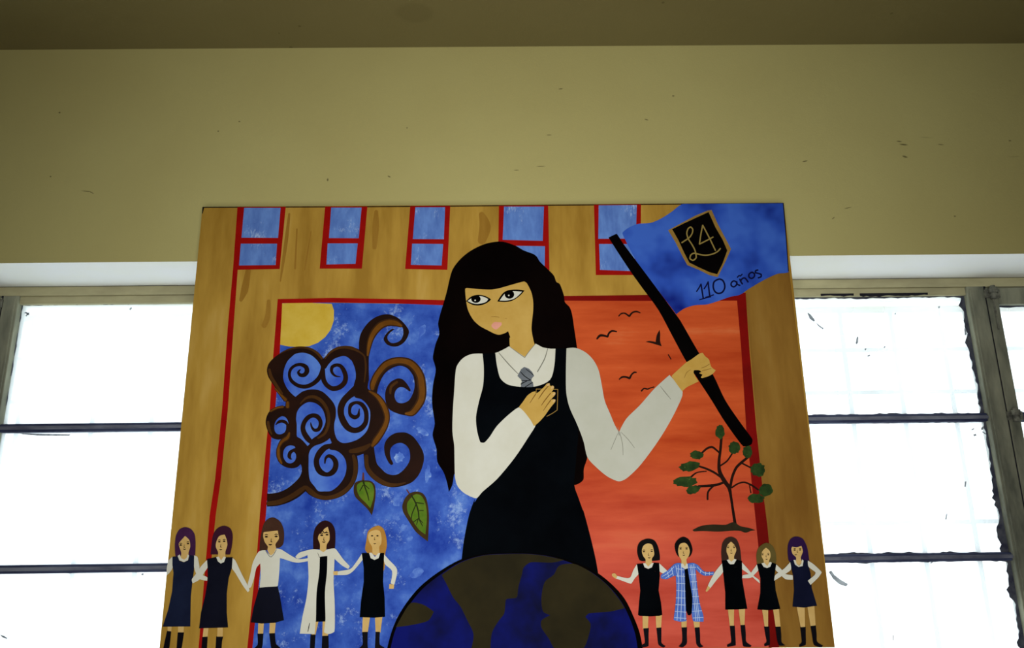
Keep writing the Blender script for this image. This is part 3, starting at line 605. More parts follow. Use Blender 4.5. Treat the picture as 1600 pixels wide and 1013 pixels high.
# ---- flag
flag = shape('painted_flag', flagblue, art, [P('C', (330, 250), (370, 215), (440, 185), (530, 178), (600, 150), (680, 100), (752, 46)) + P('p', (1080, 319.2), (1150, 318.6), (1221, 318.1), (1224, 318), (1224.3, 323), (1228, 375), (1231.4, 420), (1231.9, 425.5), (1227, 427)) + P('C', (1440, 540), (1350, 580), (1230, 650), (1170, 690), (1100, 705), (1000, 740), (930, 760), (850, 765), (770, 790), (715, 830), (610, 690), (520, 570), (430, 450))], label='blue flag with a black shield and lettering')
sh = shape('shield', gold, flag, [P('E2', (150, 255), (270, 190), (420, 110), (540, 60), (580, 55), (640, 190), (720, 340), (772, 440), (720, 560), (640, 718), (560, 700), (450, 645), (340, 600), (290, 510), (220, 370))], smooth=False)
shape('shield_field', black, flag, [P('E2', (190, 245), (300, 190), (430, 130), (550, 75), (620, 230), (690, 350), (735, 455), (690, 580), (635, 690), (560, 670), (450, 620), (360, 575), (310, 480), (250, 350))], smooth=False)
shape('crest_stroke', lgold, flag, strokes=[RB('E2', *[(a, b, 6.5) for a, b in q]) for q in (
    [(285, 378), (325, 352), (362, 325), (388, 285), (393, 245), (372, 222), (348, 240), (335, 285), (350, 340), (385, 395), (412, 445), (425, 490), (425, 530), (395, 553), (366, 535), (375, 500), (405, 482), (450, 492), (520, 502), (590, 490), (640, 465), (667, 435)],
    [(618, 455), (560, 335), (492, 205)], [(492, 205), (475, 290), (460, 392)], [(460, 392), (520, 362), (595, 322)])], label='gold stroke of the crest lettering')
shape('letter_stroke', letter, flag, strokes=[RB('E2', *[(a, b, h*1.3) for a, b in q]) for q, h in (
    ([(432, 860), (455, 825), (475, 787)], 5), ([(475, 787), (485, 850), (497, 926)], 6), ([(460, 942), (510, 928), (572, 912)], 4.5), ([(505, 835), (525, 805), (545, 765)], 5), ([(545, 765), (552, 830), (562, 908)], 6), ([(520, 918), (560, 908), (600, 893)], 4.5),
    ([(640, 742), (605, 765), (596, 815), (612, 860), (645, 880), (685, 868), (708, 830), (708, 790), (690, 752), (660, 738), (635, 745)], 6.5),
    ([(825, 768), (800, 756), (775, 775), (775, 803), (800, 815), (825, 795), (828, 765)], 6), ([(828, 762), (835, 790), (860, 800)], 6),
    ([(858, 738), (868, 762), (885, 788)], 6), ([(868, 755), (885, 732), (908, 728), (925, 745), (940, 768)], 6), ([(833, 722), (852, 703), (864, 708), (882, 690)], 5),
    ([(972, 672), (950, 690), (950, 718), (975, 732), (1000, 715), (1003, 688), (980, 670), (968, 676)], 6), ([(1038, 648), (1015, 655), (1013, 675), (1045, 683), (1070, 693), (1068, 715), (1040, 726)], 6))], label='navy pen stroke of the flag lettering')
shape('flag_pole', black, art, [P('C', (232, 282), (290, 255), (340, 330), (430, 450), (520, 570), (610, 692), (713, 832)) + P('H', (580, 165), (672, 325), (740, 430), (800, 555), (870, 660), (935, 750), (930, 775), (890, 785), (800, 665), (735, 560), (670, 460), (605, 360), (540, 240), (470, 110), (390, 0)) + P('C', (400, 540), (300, 390))], label='black flag pole slanting down to the sapling')

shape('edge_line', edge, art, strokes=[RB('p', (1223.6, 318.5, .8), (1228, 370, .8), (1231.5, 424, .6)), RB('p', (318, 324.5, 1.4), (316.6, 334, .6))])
# ---- the schoolgirl
girl = group('painted_girl', 'large schoolgirl with long black hair, hand on chest')
shape('hair', hairblack, girl, [P('F', (560, 45), (640, 42), (740, 75), (800, 110), (880, 140), (905, 160), (930, 200), (990, 258), (1040, 310), (1060, 360), (1085, 375), (1103, 415), (1120, 470), (1128, 520), (1165, 560), (1185, 620), (1200, 720), (1215, 820), (1225, 890)) + P('G', (880, 100), (900, 300), (900, 500), (915, 620), (932, 700), (912, 770), (910, 830), (890, 850), (858, 862), (700, 800), (300, 800), (180, 800), (170, 860), (150, 902), (140, 850), (120, 790), (85, 730), (80, 660), (58, 580), (70, 515), (55, 400), (60, 300), (76, 210), (60, 150)) + P('F', (85, 940), (105, 850), (134, 770), (125, 690), (140, 620), (170, 520), (195, 430), (215, 340), (240, 260), (300, 180), (380, 115), (480, 65))])
shape('face', skin, girl, [P('E1', (90, 205), (300, 225), (480, 230), (600, 210), (760, 165), (900, 125), (990, 105), (1030, 130), (1080, 220), (1110, 300), (1130, 420), (1130, 560), (1115, 700), (1105, 850), (1130, 1000)) + P('F', (885, 845), (900, 900), (810, 1000), (700, 900), (690, 800)) + P('E1', (775, 980), (740, 880), (690, 910), (600, 935), (530, 920), (430, 870), (300, 800), (210, 720), (150, 630), (110, 540), (90, 450), (75, 330), (70, 220))])
for out, wh, ir, hl in (([(82, 412), (150, 347), (220, 318), (300, 312), (380, 330), (440, 360), (475, 384), (430, 425), (360, 462), (270, 480), (190, 470), (130, 442)], [(95, 412), (160, 362), (230, 335), (310, 327), (380, 345), (438, 378), (410, 420), (350, 446), (260, 462), (180, 450)], (237, 378, 74, 60), (225, 398, 13)),
        ([(570, 416), (610, 350), (660, 285), (720, 247), (820, 230), (920, 232), (995, 246), (950, 300), (880, 360), (800, 405), (700, 425), (620, 422)], [(597, 408), (640, 345), (690, 285), (750, 255), (830, 247), (970, 256), (900, 330), (840, 375), (770, 400), (690, 411)], (760, 306, 75, 67), (750, 322, 13))):
    e = empty('eye', (0, 0, 0), girl)
    shape('eye_outline', black, e, [P('E1', *out)]); wx = sum(q[0] for q in wh)/len(wh); wy = sum(q[1] for q in wh)/len(wh)
    shape('eye_white', white, e, [P('E1', *[(wx+(a-wx)*.94, wy+(b-wy)*.9) for a, b in wh])]); shape('iris', black, e, [P('E1', *ell(*ir))], smooth=False); shape('glint', white, e, [P('E1', *ell(*hl, hl[2], 10))], smooth=False)
shape('lips', lip, girl, [P('E1', (478, 790), (510, 748), (545, 735), (580, 740), (635, 745), (638, 780), (600, 820), (550, 855), (495, 825))])
shape('nose_line', mat('nose_shade_paint', (150, 116, 52), rough=.5), girl, strokes=[RB('E1', (475, 655, 4), (520, 652, 6), (570, 657, 6), (600, 665, 4)), RB('E1', (690, 680, 3), (720, 680, 4))])
shape('shirt', white, girl, [P('G', (405, 118), (430, 110), (470, 90), (490, 78), (578, 138), (640, 63), (680, 85), (725, 92), (756, 92), (755, 200), (740, 320), (540, 330), (440, 310), (415, 200))], smooth=False)
shape('collar_line', greyl, girl, strokes=[RB('G', (432, 115, 2), (490, 182, 3), (542, 235, 2)), RB('G', (708, 90, 2), (690, 150, 3), (650, 222, 3)), RB('G', (490, 78, 1), (540, 115, 2), (578, 142, 2)), RB('G', (640, 63, 1), (605, 105, 2), (578, 142, 2))])
t = shape('tie', tie, girl, [P('T8', (385, -30), (440, -70), (520, -40), (580, 20), (615, 90), (575, 130), (565, 165), (600, 225), (605, 300), (380, 300), (385, 220), (400, 170), (320, 90))], smooth=False)
shape('tie_stripe', black, girl, strokes=[RB('T8', *q) for q in ([(375, 15, 6), (440, 88, 7), (540, 155, 7)], [(470, -30, 5), (540, 20, 6), (600, 75, 6)], [(390, 168, 6), (480, 172, 8), (560, 160, 6)], [(380, 235, 8), (430, 205, 8), (485, 182, 5)], [(445, 292, 7), (510, 250, 7), (592, 200, 6)])])
shape('pinafore', navy, girl, [P('G', (338, 120), (412, 117), (420, 180), (440, 258), (480, 293), (550, 307), (640, 305), (720, 268), (745, 190), (752, 91), (816, 90), (812, 200), (815, 300), (825, 390), (860, 470), (880, 560), (870, 700), (858, 862), (880, 930), (905, 1000)) + P('J', (1170, 70), (1210, 220), (1240, 350), (1252, 420), (900, 420), (470, 400), (478, 340), (490, 240), (520, 90), (552, 0)) + P('G', (295, 960), (312, 930), (300, 700), (300, 500), (330, 350))])
shape('badge', gold, girl, strokes=[RB('T8', *[(a, b, 6) for a, b in q]) for q in ([(652, 390), (650, 320)], [(650, 320), (840, 322), (1030, 326)], [(1030, 326), (1026, 500), (1018, 690)], [(1018, 690), (930, 750), (835, 800)])], label='gold outlined badge under the hand')
shape('sleeve', white, girl, [P('G', (340, 120), (280, 122), (230, 145), (195, 190), (186, 240), (180, 330), (172, 450), (170, 560), (180, 640), (182, 740), (185, 820), (200, 870), (240, 910), (305, 937), (340, 900), (420, 830), (520, 710), (600, 590), (640, 520), (600, 470), (545, 423), (490, 462), (420, 530), (380, 590), (350, 622), (328, 620), (310, 560), (303, 480), (320, 390), (343, 300), (347, 200))], label='white sleeve bent to the chest')
shape('sleeve', white2, girl, [P('H', (16, 300), (60, 298), (110, 320), (150, 360), (175, 410), (190, 480), (205, 560), (230, 620), (255, 680), (275, 715), (310, 650), (380, 580), (450, 500), (525, 432), (545, 455), (590, 515), (560, 600), (500, 710), (440, 800), (370, 890), (310, 945), (275, 958), (220, 935), (165, 890), (120, 840), (100, 760), (70, 680), (30, 590), (15, 520), (13, 420))], label='white sleeve stretched out to the flag pole')
shape('crease_line', greyl, girl, strokes=[RB('H', *q) for q in ([(270, 720, 1), (255, 755, 1.4), (235, 802, 1)], [(278, 715, 1.5), (292, 770, 1.5), (295, 828, 1)], [(285, 715, 1), (320, 750, 1.4), (352, 792, 1)], [(480, 488, 1), (505, 520, 2), (532, 552, 1)], [(270, 690, 1), (276, 730, 2)])])
h = shape('hand', skin, girl, [P('T8', (348, 635), (420, 540), (500, 430), (590, 370), (640, 360), (640, 400), (690, 375), (740, 330), (800, 270), (840, 225), (885, 220), (893, 255), (910, 268), (940, 258), (965, 285), (950, 330), (915, 380), (960, 372), (990, 385), (980, 425), (940, 470), (905, 510), (960, 498), (990, 510), (980, 550), (930, 610), (870, 690), (800, 790), (700, 900), (612, 975), (560, 880), (480, 770), (420, 700))], label='hand laid on the chest')
fl = mat('finger_line_brown', (122, 88, 34), rough=.5)
shape('finger_line', fl, girl, strokes=[RB('T8', *q) for q in ([(868, 262, 8), (790, 350, 9), (720, 450, 8), (690, 495, 4)], [(905, 390, 8), (840, 470, 9), (780, 550, 8), (740, 610, 4)], [(905, 515, 10), (850, 590, 8), (775, 700, 4)], [(640, 410, 8), (600, 470, 8), (540, 565, 4)])])
shape('fingernail', nailp, girl, [P('T8', *ell(x, y, 30, 17, 12, 0, -.85)) for x, y in ((865, 243), (935, 290), (965, 405), (963, 528))], smooth=False)
shape('hand', skin, girl, [P('E3', (215, 545), (330, 430), (470, 305), (560, 250), (700, 150), (760, 135), (800, 190), (870, 250), (890, 320), (920, 390), (990, 440), (940, 500), (850, 550), (745, 577), (728, 565), (760, 518), (695, 490), (740, 468), (700, 440), (610, 440), (600, 480), (640, 560), (690, 635), (600, 680), (480, 740), (400, 812), (310, 690))], label='hand closed round the flag pole')
shape('finger_line', fl, girl, strokes=[RB('E3', *q) for q in ([(740, 400, 4), (810, 375, 5), (880, 330, 4)], [(750, 450, 4), (830, 430, 5), (910, 410, 4)], [(440, 570, 3), (480, 480, 4), (550, 430, 3)])])

# ---- globe
globe = shape('painted_globe', black, art, [P('J', (52, 862), (75, 770), (110, 680), (165, 590), (240, 500), (340, 420), (470, 345), (600, 312), (720, 305), (860, 305), (980, 320), (1100, 352), (1220, 402), (1320, 476), (1402, 566), (1453, 668), (1488, 760), (1505, 850))], label='dark globe at the foot of the painting')
shape('ocean', ocean, globe, [P('J', (72, 860), (95, 765), (130, 682), (182, 600), (255, 512), (350, 435), (470, 360), (600, 320), (720, 312), (860, 312), (980, 327), (1100, 364), (1210, 414), (1308, 492), (1383, 582), (1433, 682), (1463, 770), (1476, 850))])
shape('continent', land, globe, [P('J', (365, 432), (470, 362), (600, 321), (720, 313), (860, 313), (960, 325), (1060, 347), (990, 362), (870, 360), (830, 390), (820, 430), (800, 500), (790, 560), (730, 570), (720, 650), (690, 690), (650, 760), (640, 856), (530, 856), (545, 770), (510, 690), (470, 610), (430, 560), (390, 480))])
shape('continent', land, globe, [P('J', (1030, 380), (1110, 367), (1210, 415), (1308, 493), (1380, 582), (1403, 620), (1320, 640), (1200, 650), (1180, 670), (1210, 710), (1195, 790), (1165, 852), (1010, 853), (970, 790), (930, 730), (930, 690), (980, 660), (940, 640), (930, 560), (950, 470), (1000, 430))])
shape('continent', land, globe, [P('J', (190, 590), (260, 600), (320, 640), (290, 690), (200, 715), (105, 728), (130, 680))])

# ---- the ten small figures holding hands
hair_col = dict(purple=mat('plum_hair_paint', (54, 24, 58), (64, 32, 66), scale=20, rough=.45), wine=mat('wine_hair_paint', (52, 20, 38), rough=.45), brown=mat('brown_hair_paint', (56, 34, 24), (66, 42, 30), scale=20, rough=.45), dark=mat('dark_hair_paint', (36, 12, 12), rough=.45),
    blond=mat('blond_hair_paint', (158, 112, 44), (172, 126, 56), scale=20, rough=.45), black=mat('jet_hair_paint', (6, 4, 4), rough=.45), umber=mat('umber_hair_paint', (50, 34, 26), rough=.45), olive=mat('olive_hair_paint', (84, 72, 32), (92, 80, 40), scale=20, rough=.45), violet=mat('violet_hair_paint', (40, 18, 60), rough=.45))
dress_l = mat('dress_navy_paint', (16, 22, 44), (22, 30, 54), scale=10, rough=.42)
dress_m = mat('dress_dark_navy_paint', (8, 9, 22), (12, 14, 28), scale=10, rough=.42)
dress_r = mat('dress_blue_black_paint', (8, 12, 34), (14, 18, 42), scale=10, rough=.42)
boot = mat('boot_black_paint', (8, 7, 14), rough=.42)
feat = mat('face_line_paint', (26, 14, 9), rough=.5)
plaid = mat('plaid_blue_paint', (66, 98, 178), (84, 118, 196), scale=30, rough=.5)
plaidline = mat('plaid_white_line', (176, 196, 224), rough=.5)
def person(label, fr, hair, hairc, face, parts, feats):
    """parts: list of (name, material, outlines); feats: strokes of the face"""
    g = group('painted_person', label)
    late = [q for q in parts if q[0] in ('arm', 'hand')]
    for nm, m, pls in parts:
        if nm in ('leg', 'boot'):
            for pl in pls: shape(nm, m, g, [P(fr, *pl)], smooth=(nm == 'boot'))
    shape('hair', hairc, g, [P(fr, *hair)]); shape('face', skin2, g, [P(fr, *face)])
    for nm, m, pls in parts:
        if nm not in ('leg', 'boot'):
            for pl in pls: shape(nm, m, g, [P(*(pl if isinstance(pl[0], str) else (fr, *pl)))], smooth=nm in ('arm', 'hand', 'sweater', 'coat'))
    shape('face_lines', feat, g, strokes=[RB(f, *q) for f, q in feats], kind='stuff')
    return g
def feats(fr, el, er, nose, mouth, k=1.0, brow=True):
    """eyes el/er, nose tip and mouth centre in the enlargement"""
    o = []
    for (x, y) in (el, er):
        o.append((fr, [(x-13*k, y, 3*k), (x, y-2*k, 8.5*k), (x+13*k, y, 3*k)]))
        if brow: o.append((fr, [(x-14*k, y-16*k, 2.6*k), (x, y-22*k, 4.2*k), (x+14*k, y-17*k, 2.6*k)]))
    x, y = nose; o.append((fr, [(x+1*k, y-28*k, 2*k), (x-1*k, y-8*k, 3*k), (x-2*k, y, 4*k), (x+8*k, y+2*k, 3.4*k)]))
    x, y = mouth; o.append((fr, [(x-14*k, y-2*k, 2.8*k), (x, y+3*k, 5.4*k), (x+14*k, y-2*k, 2.8*k)]))
    return o
person('small painted girl at the far left with straight plum hair in a navy pinafore', 'K', [(215, 93), (260, 105), (290, 145), (298, 210), (295, 308), (240, 310), (190, 312), (145, 312), (140, 240), (148, 160), (175, 110)], hair_col['purple'], [(218, 160), (250, 190), (258, 240), (245, 285), (243, 330), (215, 345), (185, 330), (190, 290), (174, 240), (172, 215)],
    [('leg', skin2, [[(85, 845), (118, 845), (113, 890), (85, 887)], [(165, 845), (210, 845), (208, 898), (165, 898)]]), ('boot', boot, [[(82, 882), (113, 885), (98, 1013), (52, 1016), (66, 950)], [(163, 893), (210, 893), (192, 1013), (153, 1016)]]),
     ('arm', white, [[(122, 318), (95, 345), (80, 400), (78, 460), (100, 440), (124, 400)], [(288, 308), (312, 318), (328, 395), (325, 425), (350, 455), (388, 475), (386, 500), (330, 488), (300, 440), (286, 390)]]),
     ('pinafore', dress_l, [[(122, 318), (162, 312), (175, 348), (210, 360), (242, 345), (250, 305), (288, 310), (286, 420), (275, 500), (262, 620), (260, 720), (258, 848), (48, 850), (90, 720), (120, 580), (130, 440), (122, 380)]]), ('collar', white, [[(162, 312), (178, 300), (190, 330), (212, 340), (232, 325), (238, 300), (249, 308), (240, 345), (210, 358), (176, 346)]])],
    feats('E4', (285, 378), (400, 355), (340, 410), (345, 438), 1.5))
person('small painted girl second from the left with side-parted wine-brown hair in a dark navy pinafore', 'K', [(510, 82), (560, 100), (580, 150), (575, 230), (560, 300), (520, 300), (460, 300), (412, 300), (420, 220), (432, 150), (460, 105)], hair_col['wine'], [(520, 150), (535, 190), (540, 230), (525, 280), (524, 325), (495, 340), (468, 325), (470, 285), (452, 240), (458, 200), (480, 160)],
    [('leg', skin2, [[(360, 855), (397, 855), (390, 932), (352, 932)], [(465, 855), (507, 855), (505, 925), (463, 928)]]), ('boot', boot, [[(350, 928), (390, 925), (385, 1016), (343, 1016)], [(455, 925), (508, 925), (500, 960), (495, 1016), (450, 1016)]]),
     ('arm', white, [[(388, 340), (340, 390), (300, 450), (270, 490), (276, 520), (330, 490), (370, 430), (392, 395)], [(576, 325), (600, 345), (650, 450), (700, 545), (708, 575), (695, 587), (660, 540), (600, 440), (573, 400)]]),
     ('pinafore', dress_m, [[(385, 335), (455, 320), (470, 355), (490, 370), (515, 355), (530, 322), (580, 322), (575, 400), (550, 480), (535, 600), (535, 740), (545, 855), (325, 862), (340, 740), (370, 620), (390, 500), (390, 400)]]), ('collar', white, [[(455, 320), (475, 318), (492, 345), (512, 318), (529, 321), (515, 358), (490, 370), (468, 353)]])],
    feats('E4', (895, 325), (972, 318), (918, 405), (918, 446), 1.5))
person('small painted woman third from the left in a white jumper and black skirt', 'E5', [(390, 75), (450, 95), (500, 140), (535, 220), (545, 320), (530, 430), (480, 475), (420, 475), (330, 505), (220, 512), (225, 400), (250, 250), (280, 150), (330, 95)], hair_col['brown'], [(275, 270), (350, 260), (460, 248), (470, 300), (475, 360), (430, 430), (440, 495), (400, 560), (365, 575), (325, 510), (330, 460), (290, 400), (270, 330)],
    [('leg', skin2, [P('p', *[((245+a/4.87-380)*8.444, (805+b/4.87-800)*8.444) for a, b in q]) for q in ([(775, 820), (818, 820), (812, 905), (772, 905)], [(862, 820), (908, 820), (900, 903), (858, 903)])]),
     ('boot', boot, [[((245+a/4.87-380)*8.444, (805+b/4.87-800)*8.444) for a, b in q] for q in ([(768, 902), (814, 902), (808, 985), (800, 1016), (742, 1016), (770, 985)], [(858, 900), (902, 898), (910, 980), (942, 1008), (930, 1016), (875, 1016), (868, 980)])]),
     ('skirt', dress_m, [[((245+a/4.87-380)*8.444, (805+b/4.87-800)*8.444) for a, b in q] for q in ([(783, 545), (922, 538), (940, 620), (960, 740), (970, 800), (900, 820), (800, 826), (718, 816), (740, 700), (768, 600)],)]),
     ('sweater', white, [[(300, 510), (220, 520), (175, 580), (130, 680), (100, 820), (66, 960), (80, 1008), (108, 995), (150, 870), (180, 740), (230, 680), (235, 850), (220, 1000), (340, 990), (460, 980), (480, 800), (490, 610), (560, 630), (650, 660), (730, 672), (860, 650), (860, 610), (780, 625), (720, 622), (640, 580), (560, 530), (500, 495), (440, 488), (410, 545), (370, 575), (330, 545)]])],
    feats('E5', (310, 332), (440, 328), (375, 395), (362, 432), 1.5) + [('E5', [(302, 515, 3), (345, 580, 3), (372, 598, 3)]), ('E5', [(372, 598, 3), (410, 560, 3), (442, 500, 3)])])
person('small painted woman fourth from the left in a long white coat over a black dress', 'L', [(375, 65), (420, 85), (445, 130), (450, 200), (445, 275), (285, 278), (285, 180), (300, 120), (335, 80)], hair_col['dark'], [(393, 112), (405, 160), (405, 210), (385, 245), (380, 300), (360, 310), (335, 300), (335, 240), (320, 200), (328, 170), (350, 150), (370, 125)],
    [('leg', skin2, [[(303, 810), (325, 810), (302, 915), (272, 915)], [(355, 810), (377, 810), (375, 880), (398, 905), (392, 925), (352, 925)]]), ('boot', boot, [[(265, 912), (302, 912), (296, 1016), (260, 1016)], [(352, 922), (398, 920), (400, 1016), (348, 1016)]]),
     ('pinafore', navy, [[(325, 330), (395, 325), (392, 450), (378, 560), (378, 815), (303, 817), (305, 600), (318, 480)]]),
     ('coat', white, [[(290, 278), (250, 284), (180, 305), (152, 335), (170, 350), (243, 322), (248, 420), (250, 500), (235, 640), (205, 780), (185, 905), (295, 908), (305, 800), (310, 600), (330, 450), (335, 335), (390, 328), (387, 450), (372, 600), (376, 800), (366, 895), (400, 908), (442, 890), (445, 700), (436, 520), (440, 420), (443, 350), (500, 400), (545, 425), (556, 405), (510, 355), (470, 300), (445, 273), (385, 282), (360, 300), (335, 285)]])],
    feats('E5', (1040, 312), (1110, 305), (1068, 375), (1068, 398), 1.4) + [('E5', [(1040, 235, 6), (1075, 280, 6), (1110, 260, 4)]), ('L', [(258, 828, 2), (252, 860, 3), (245, 890, 2)]), ('L', [(318, 305, 1), (332, 340, 2)])])
person('small painted girl with fair hair and one free arm next to the globe', 'L', [(770, 103), (805, 125), (825, 180), (832, 250), (820, 310), (815, 420), (795, 460), (795, 330), (690, 308), (670, 280), (680, 210), (690, 150), (720, 120)], hair_col['blond'], [(750, 135), (780, 145), (792, 190), (790, 235), (775, 262), (775, 310), (745, 325), (725, 310), (722, 262), (700, 222), (692, 180), (705, 150)],
    [('leg', skin2, [[(653, 775), (708, 775), (690, 897), (648, 897)], [(743, 775), (800, 770), (784, 897), (748, 897)]]), ('boot', boot, [[(648, 893), (690, 891), (688, 985), (692, 1016), (622, 1016), (652, 985)], [(748, 891), (780, 891), (778, 985), (812, 1008), (812, 1016), (743, 1016)]]),
     ('arm', white, [[(648, 308), (600, 380), (560, 425), (470, 443), (463, 470), (540, 467), (580, 442), (640, 372), (655, 350)], [(810, 315), (850, 360), (908, 430), (886, 542), (860, 532), (870, 440), (815, 385)]]), ('hand', skin2, [[(433, 443), (468, 440), (466, 470), (436, 470)], [(850, 537), (886, 540), (882, 572), (848, 572)]]),
     ('pinafore', navy, [[(645, 307), (700, 305), (712, 345), (740, 358), (770, 345), (782, 305), (812, 305), (808, 400), (803, 520), (815, 640), (818, 780), (740, 787), (630, 783), (640, 660), (660, 520), (660, 420)]]), ('collar', white, [[(699, 305), (717, 303), (743, 335), (768, 308), (783, 306), (770, 345), (740, 358), (712, 345)]])],
    feats('L', (722, 180), (762, 180), (740, 207), (742, 236), .62, False))
person('small painted girl with bobbed black hair waving beside the globe', 'M', [(375, 115), (430, 130), (460, 180), (475, 250), (475, 290), (430, 297), (330, 300), (308, 290), (290, 230), (295, 170), (320, 135)], hair_col['black'], [(375, 155), (410, 165), (425, 210), (428, 250), (410, 280), (412, 330), (380, 345), (358, 330), (358, 285), (340, 260), (328, 220), (340, 175)],
    [('leg', skin2, [[(333, 742), (382, 742), (377, 855), (335, 855)], [(441, 742), (492, 740), (485, 847), (446, 847)]]), ('boot', boot, [[(340, 850), (385, 847), (383, 900), (382, 995), (330, 1007), (322, 988), (352, 970), (346, 900)], [(447, 845), (488, 842), (488, 900), (490, 970), (522, 995), (505, 1007), (465, 985), (455, 920)]]),
     ('arm', white, [[(287, 325), (260, 370), (235, 430), (210, 440), (120, 420), (112, 440), (180, 465), (240, 484), (270, 440), (302, 400)], [(468, 315), (500, 345), (535, 380), (522, 407), (475, 385)]]), ('hand', skin2, [[(82, 405), (105, 398), (126, 424), (115, 445), (85, 422)]]),
     ('pinafore', navy, [[(287, 322), (338, 318), (350, 352), (380, 365), (412, 350), (425, 312), (470, 315), (475, 420), (465, 540), (485, 640), (495, 740), (470, 748), (395, 752), (310, 748), (297, 740), (305, 640), (315, 540), (305, 440)]]), ('collar', white, [[(338, 318), (355, 316), (380, 345), (405, 318), (424, 314), (410, 350), (380, 363), (350, 350)]])],
    feats('E6', (310, 330), (435, 325), (382, 385), (395, 422), 1.3) + [('M', [(432, 380, 2), (440, 385, 2)])])
pp = person('small painted woman with cropped black hair in a blue checked coat', 'M', [(665, 100), (710, 120), (735, 170), (742, 215), (722, 260), (690, 270), (630, 264), (605, 225), (597, 165), (620, 125)], hair_col['black'], [(640, 160), (680, 150), (705, 172), (720, 220), (710, 260), (692, 288), (698, 330), (675, 345), (652, 330), (650, 290), (632, 258), (625, 210)],
    [('leg', skin2, [[(650, 785), (696, 780), (692, 848), (652, 848)], [(748, 785), (802, 785), (800, 846), (758, 848)]]), ('boot', boot, [[(652, 842), (698, 840), (696, 900), (695, 975), (660, 1005), (628, 997), (655, 965), (658, 900)], [(760, 842), (800, 840), (804, 900), (808, 975), (832, 997), (800, 1007), (775, 980), (768, 920)]]),
     ('pinafore', navy, [[(668, 360), (705, 358), (728, 480), (745, 600), (738, 720), (725, 742), (705, 742), (688, 700), (683, 560)]]),
     ('coat', plaid, [[(650, 318), (600, 320), (570, 345), (540, 375), (485, 413), (483, 440), (530, 447), (580, 425), (605, 418), (610, 520), (605, 640), (588, 780), (640, 795), (692, 790), (690, 740), (684, 600), (676, 365)], [(700, 320), (750, 315), (790, 335), (840, 385), (918, 385), (914, 412), (830, 417), (768, 365), (780, 500), (800, 640), (832, 750), (832, 795), (750, 792), (736, 740), (741, 600), (722, 480), (704, 362)]]), ('collar', white, [[(648, 320), (665, 318), (680, 345), (692, 318), (703, 322), (706, 358), (680, 366), (654, 348)]])],
    feats('E6', (890, 285), (985, 285), (935, 352), (940, 382), 1.3))
shape('check_lines', plaidline, pp, strokes=[RB('M', *[(a, b, 2.2) for a, b in q]) for q in (
    [(625, 330), (630, 500), (615, 785)], [(650, 330), (655, 500), (645, 788)], [(605, 335), (622, 430)], [(668, 400), (676, 560), (680, 780)], [(722, 330), (740, 450), (770, 790)], [(752, 325), (765, 480), (800, 790)], [(735, 330), (752, 460), (786, 790)], [(608, 360), (672, 372)], [(610, 420), (678, 425)], [(612, 480), (680, 485)], [(610, 540), (682, 545)], [(606, 600), (682, 602)], [(602, 655), (684, 660)], [(598, 710), (688, 718)], [(594, 762), (690, 768)],
    [(712, 350), (770, 350)], [(720, 410), (770, 408)], [(728, 470), (778, 468)], [(738, 530), (784, 528)], [(742, 590), (794, 588)], [(742, 650), (802, 648)], [(740, 710), (818, 706)], [(745, 765), (830, 760)], [(495, 425), (545, 395), (590, 345)], [(520, 440), (580, 400)], [(535, 385), (550, 435)], [(570, 355), (585, 420)], [(780, 345), (835, 395), (910, 400)], [(810, 370), (805, 395)], [(850, 388), (848, 414)], [(880, 388), (880, 412)])], label='white check lines of the coat', kind='stuff')
person('small painted girl third from the right with long dark brown hair in a black pinafore', 'N', [(165, 100), (210, 120), (238, 190), (250, 300), (210, 305), (130, 305), (90, 302), (85, 220), (95, 150), (120, 115)], hair_col['umber'], [(165, 140), (195, 170), (208, 210), (190, 260), (190, 300), (170, 315), (148, 300), (145, 265), (128, 220), (135, 170)],
    [('leg', skin2, [[(138, 685), (190, 685), (188, 830), (155, 832)], [(226, 685), (280, 685), (275, 826), (243, 828)]]), ('boot', boot, [[(155, 828), (195, 828), (200, 900), (203, 990), (135, 1002), (132, 985), (165, 965), (162, 900)], [(242, 823), (280, 822), (286, 900), (290, 960), (332, 990), (325, 1002), (265, 997), (252, 920)]]),
     ('arm', white, [['M', (988, 312), (925, 390), (868, 500), (888, 520), (940, 452), (994, 382)], [(254, 310), (300, 360), (350, 420), (395, 455), (400, 482), (340, 430), (290, 390), (252, 360)]]), ('hand', skin2, [['M', (848, 545), (868, 500), (888, 520), (860, 550)]]),
     ('pinafore', navy, [[(88, 295), (130, 290), (150, 322), (185, 325), (210, 285), (255, 300), (255, 440), (275, 560), (298, 690), (210, 695), (118, 697), (118, 560), (105, 430)]]), ('collar', white, [[(130, 290), (146, 286), (168, 305), (192, 282), (210, 287), (188, 324), (160, 326), (146, 316)]])],
    feats('E7', (168, 262), (262, 262), (215, 312), (220, 345), 1.2) + [('N', [(188, 350, 1), (212, 346, 1.5)])])
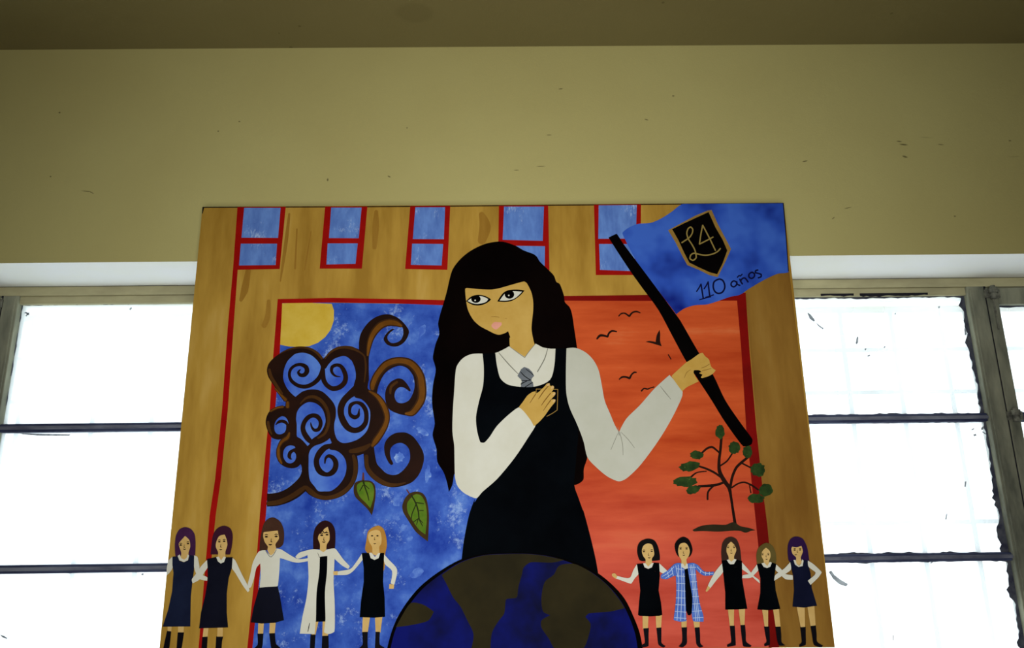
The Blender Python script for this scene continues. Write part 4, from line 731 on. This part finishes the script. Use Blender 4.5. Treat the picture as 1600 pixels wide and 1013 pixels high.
person('small painted girl second from the right with olive-brown hair, shortest of the row', 'N', [(450, 150), (500, 170), (530, 230), (535, 300), (525, 322), (378, 322), (372, 250), (390, 190)], hair_col['olive'], [(450, 190), (480, 215), (488, 260), (475, 300), (475, 325), (455, 340), (435, 325), (430, 290), (415, 260), (420, 220)],
    [('leg', skin2, [[(418, 690), (468, 690), (468, 836), (440, 838)], [(508, 690), (555, 680), (570, 840), (530, 842)]]), ('boot', boot, [[(435, 835), (478, 835), (481, 900), (482, 985), (440, 997), (436, 980), (455, 960), (445, 900)], [(527, 837), (570, 835), (576, 900), (580, 965), (610, 990), (560, 992), (545, 960), (535, 900)]]),
     ('arm', white, [[(378, 325), (345, 370), (320, 402), (260, 415), (256, 440), (325, 437), (360, 405), (388, 370)], [(532, 325), (575, 365), (610, 405), (668, 415), (670, 452), (610, 447), (560, 400), (528, 370)]]),
     ('pinafore', navy, [[(375, 322), (415, 318), (432, 347), (462, 357), (488, 342), (498, 310), (535, 322), (520, 420), (530, 540), (568, 690), (470, 702), (380, 695), (405, 560), (405, 440)]]), ('collar', white, [[(414, 318), (436, 313), (461, 340), (482, 305), (498, 312), (486, 345), (460, 356), (431, 347)]])],
    feats('E7', (705, 372), (795, 372), (760, 402), (768, 440), 1.1))
person('small painted girl at the far right with a violet fringe and a hand on her hip', 'N', [(695, 98), (750, 115), (785, 180), (800, 260), (806, 305), (720, 310), (640, 302), (628, 230), (632, 160), (655, 115)], hair_col['violet'], [(665, 182), (700, 186), (740, 175), (752, 220), (735, 270), (742, 310), (720, 335), (695, 315), (697, 270), (668, 240), (658, 200)],
    [('leg', skin2, [[(701, 670), (767, 670), (770, 845), (735, 845)], [(788, 670), (846, 665), (857, 832), (815, 834)]]), ('boot', boot, [[(730, 840), (775, 838), (776, 900), (775, 985), (725, 1002), (723, 985), (742, 965), (738, 900)], [(815, 830), (858, 825), (865, 900), (870, 960), (917, 990), (905, 1005), (845, 987), (828, 910)]]),
     ('pinafore', dress_r, [[(645, 300), (675, 290), (690, 330), (720, 348), (752, 338), (760, 285), (795, 295), (800, 340), (815, 400), (825, 520), (868, 665), (760, 680), (668, 672), (680, 540), (675, 430)]]),
     ('arm', white, [[(648, 308), (600, 360), (525, 415), (518, 460), (590, 415), (655, 368)], [(793, 295), (840, 325), (906, 390), (880, 432), (815, 494), (793, 460), (850, 412), (855, 390), (798, 345)]]), ('collar', white, [[(675, 290), (692, 289), (702, 325), (722, 338), (740, 318), (745, 285), (758, 295), (750, 340), (716, 347), (688, 328)]])],
    feats('E7', (1205, 300), (1290, 298), (1245, 330), (1222, 368), 1.2))
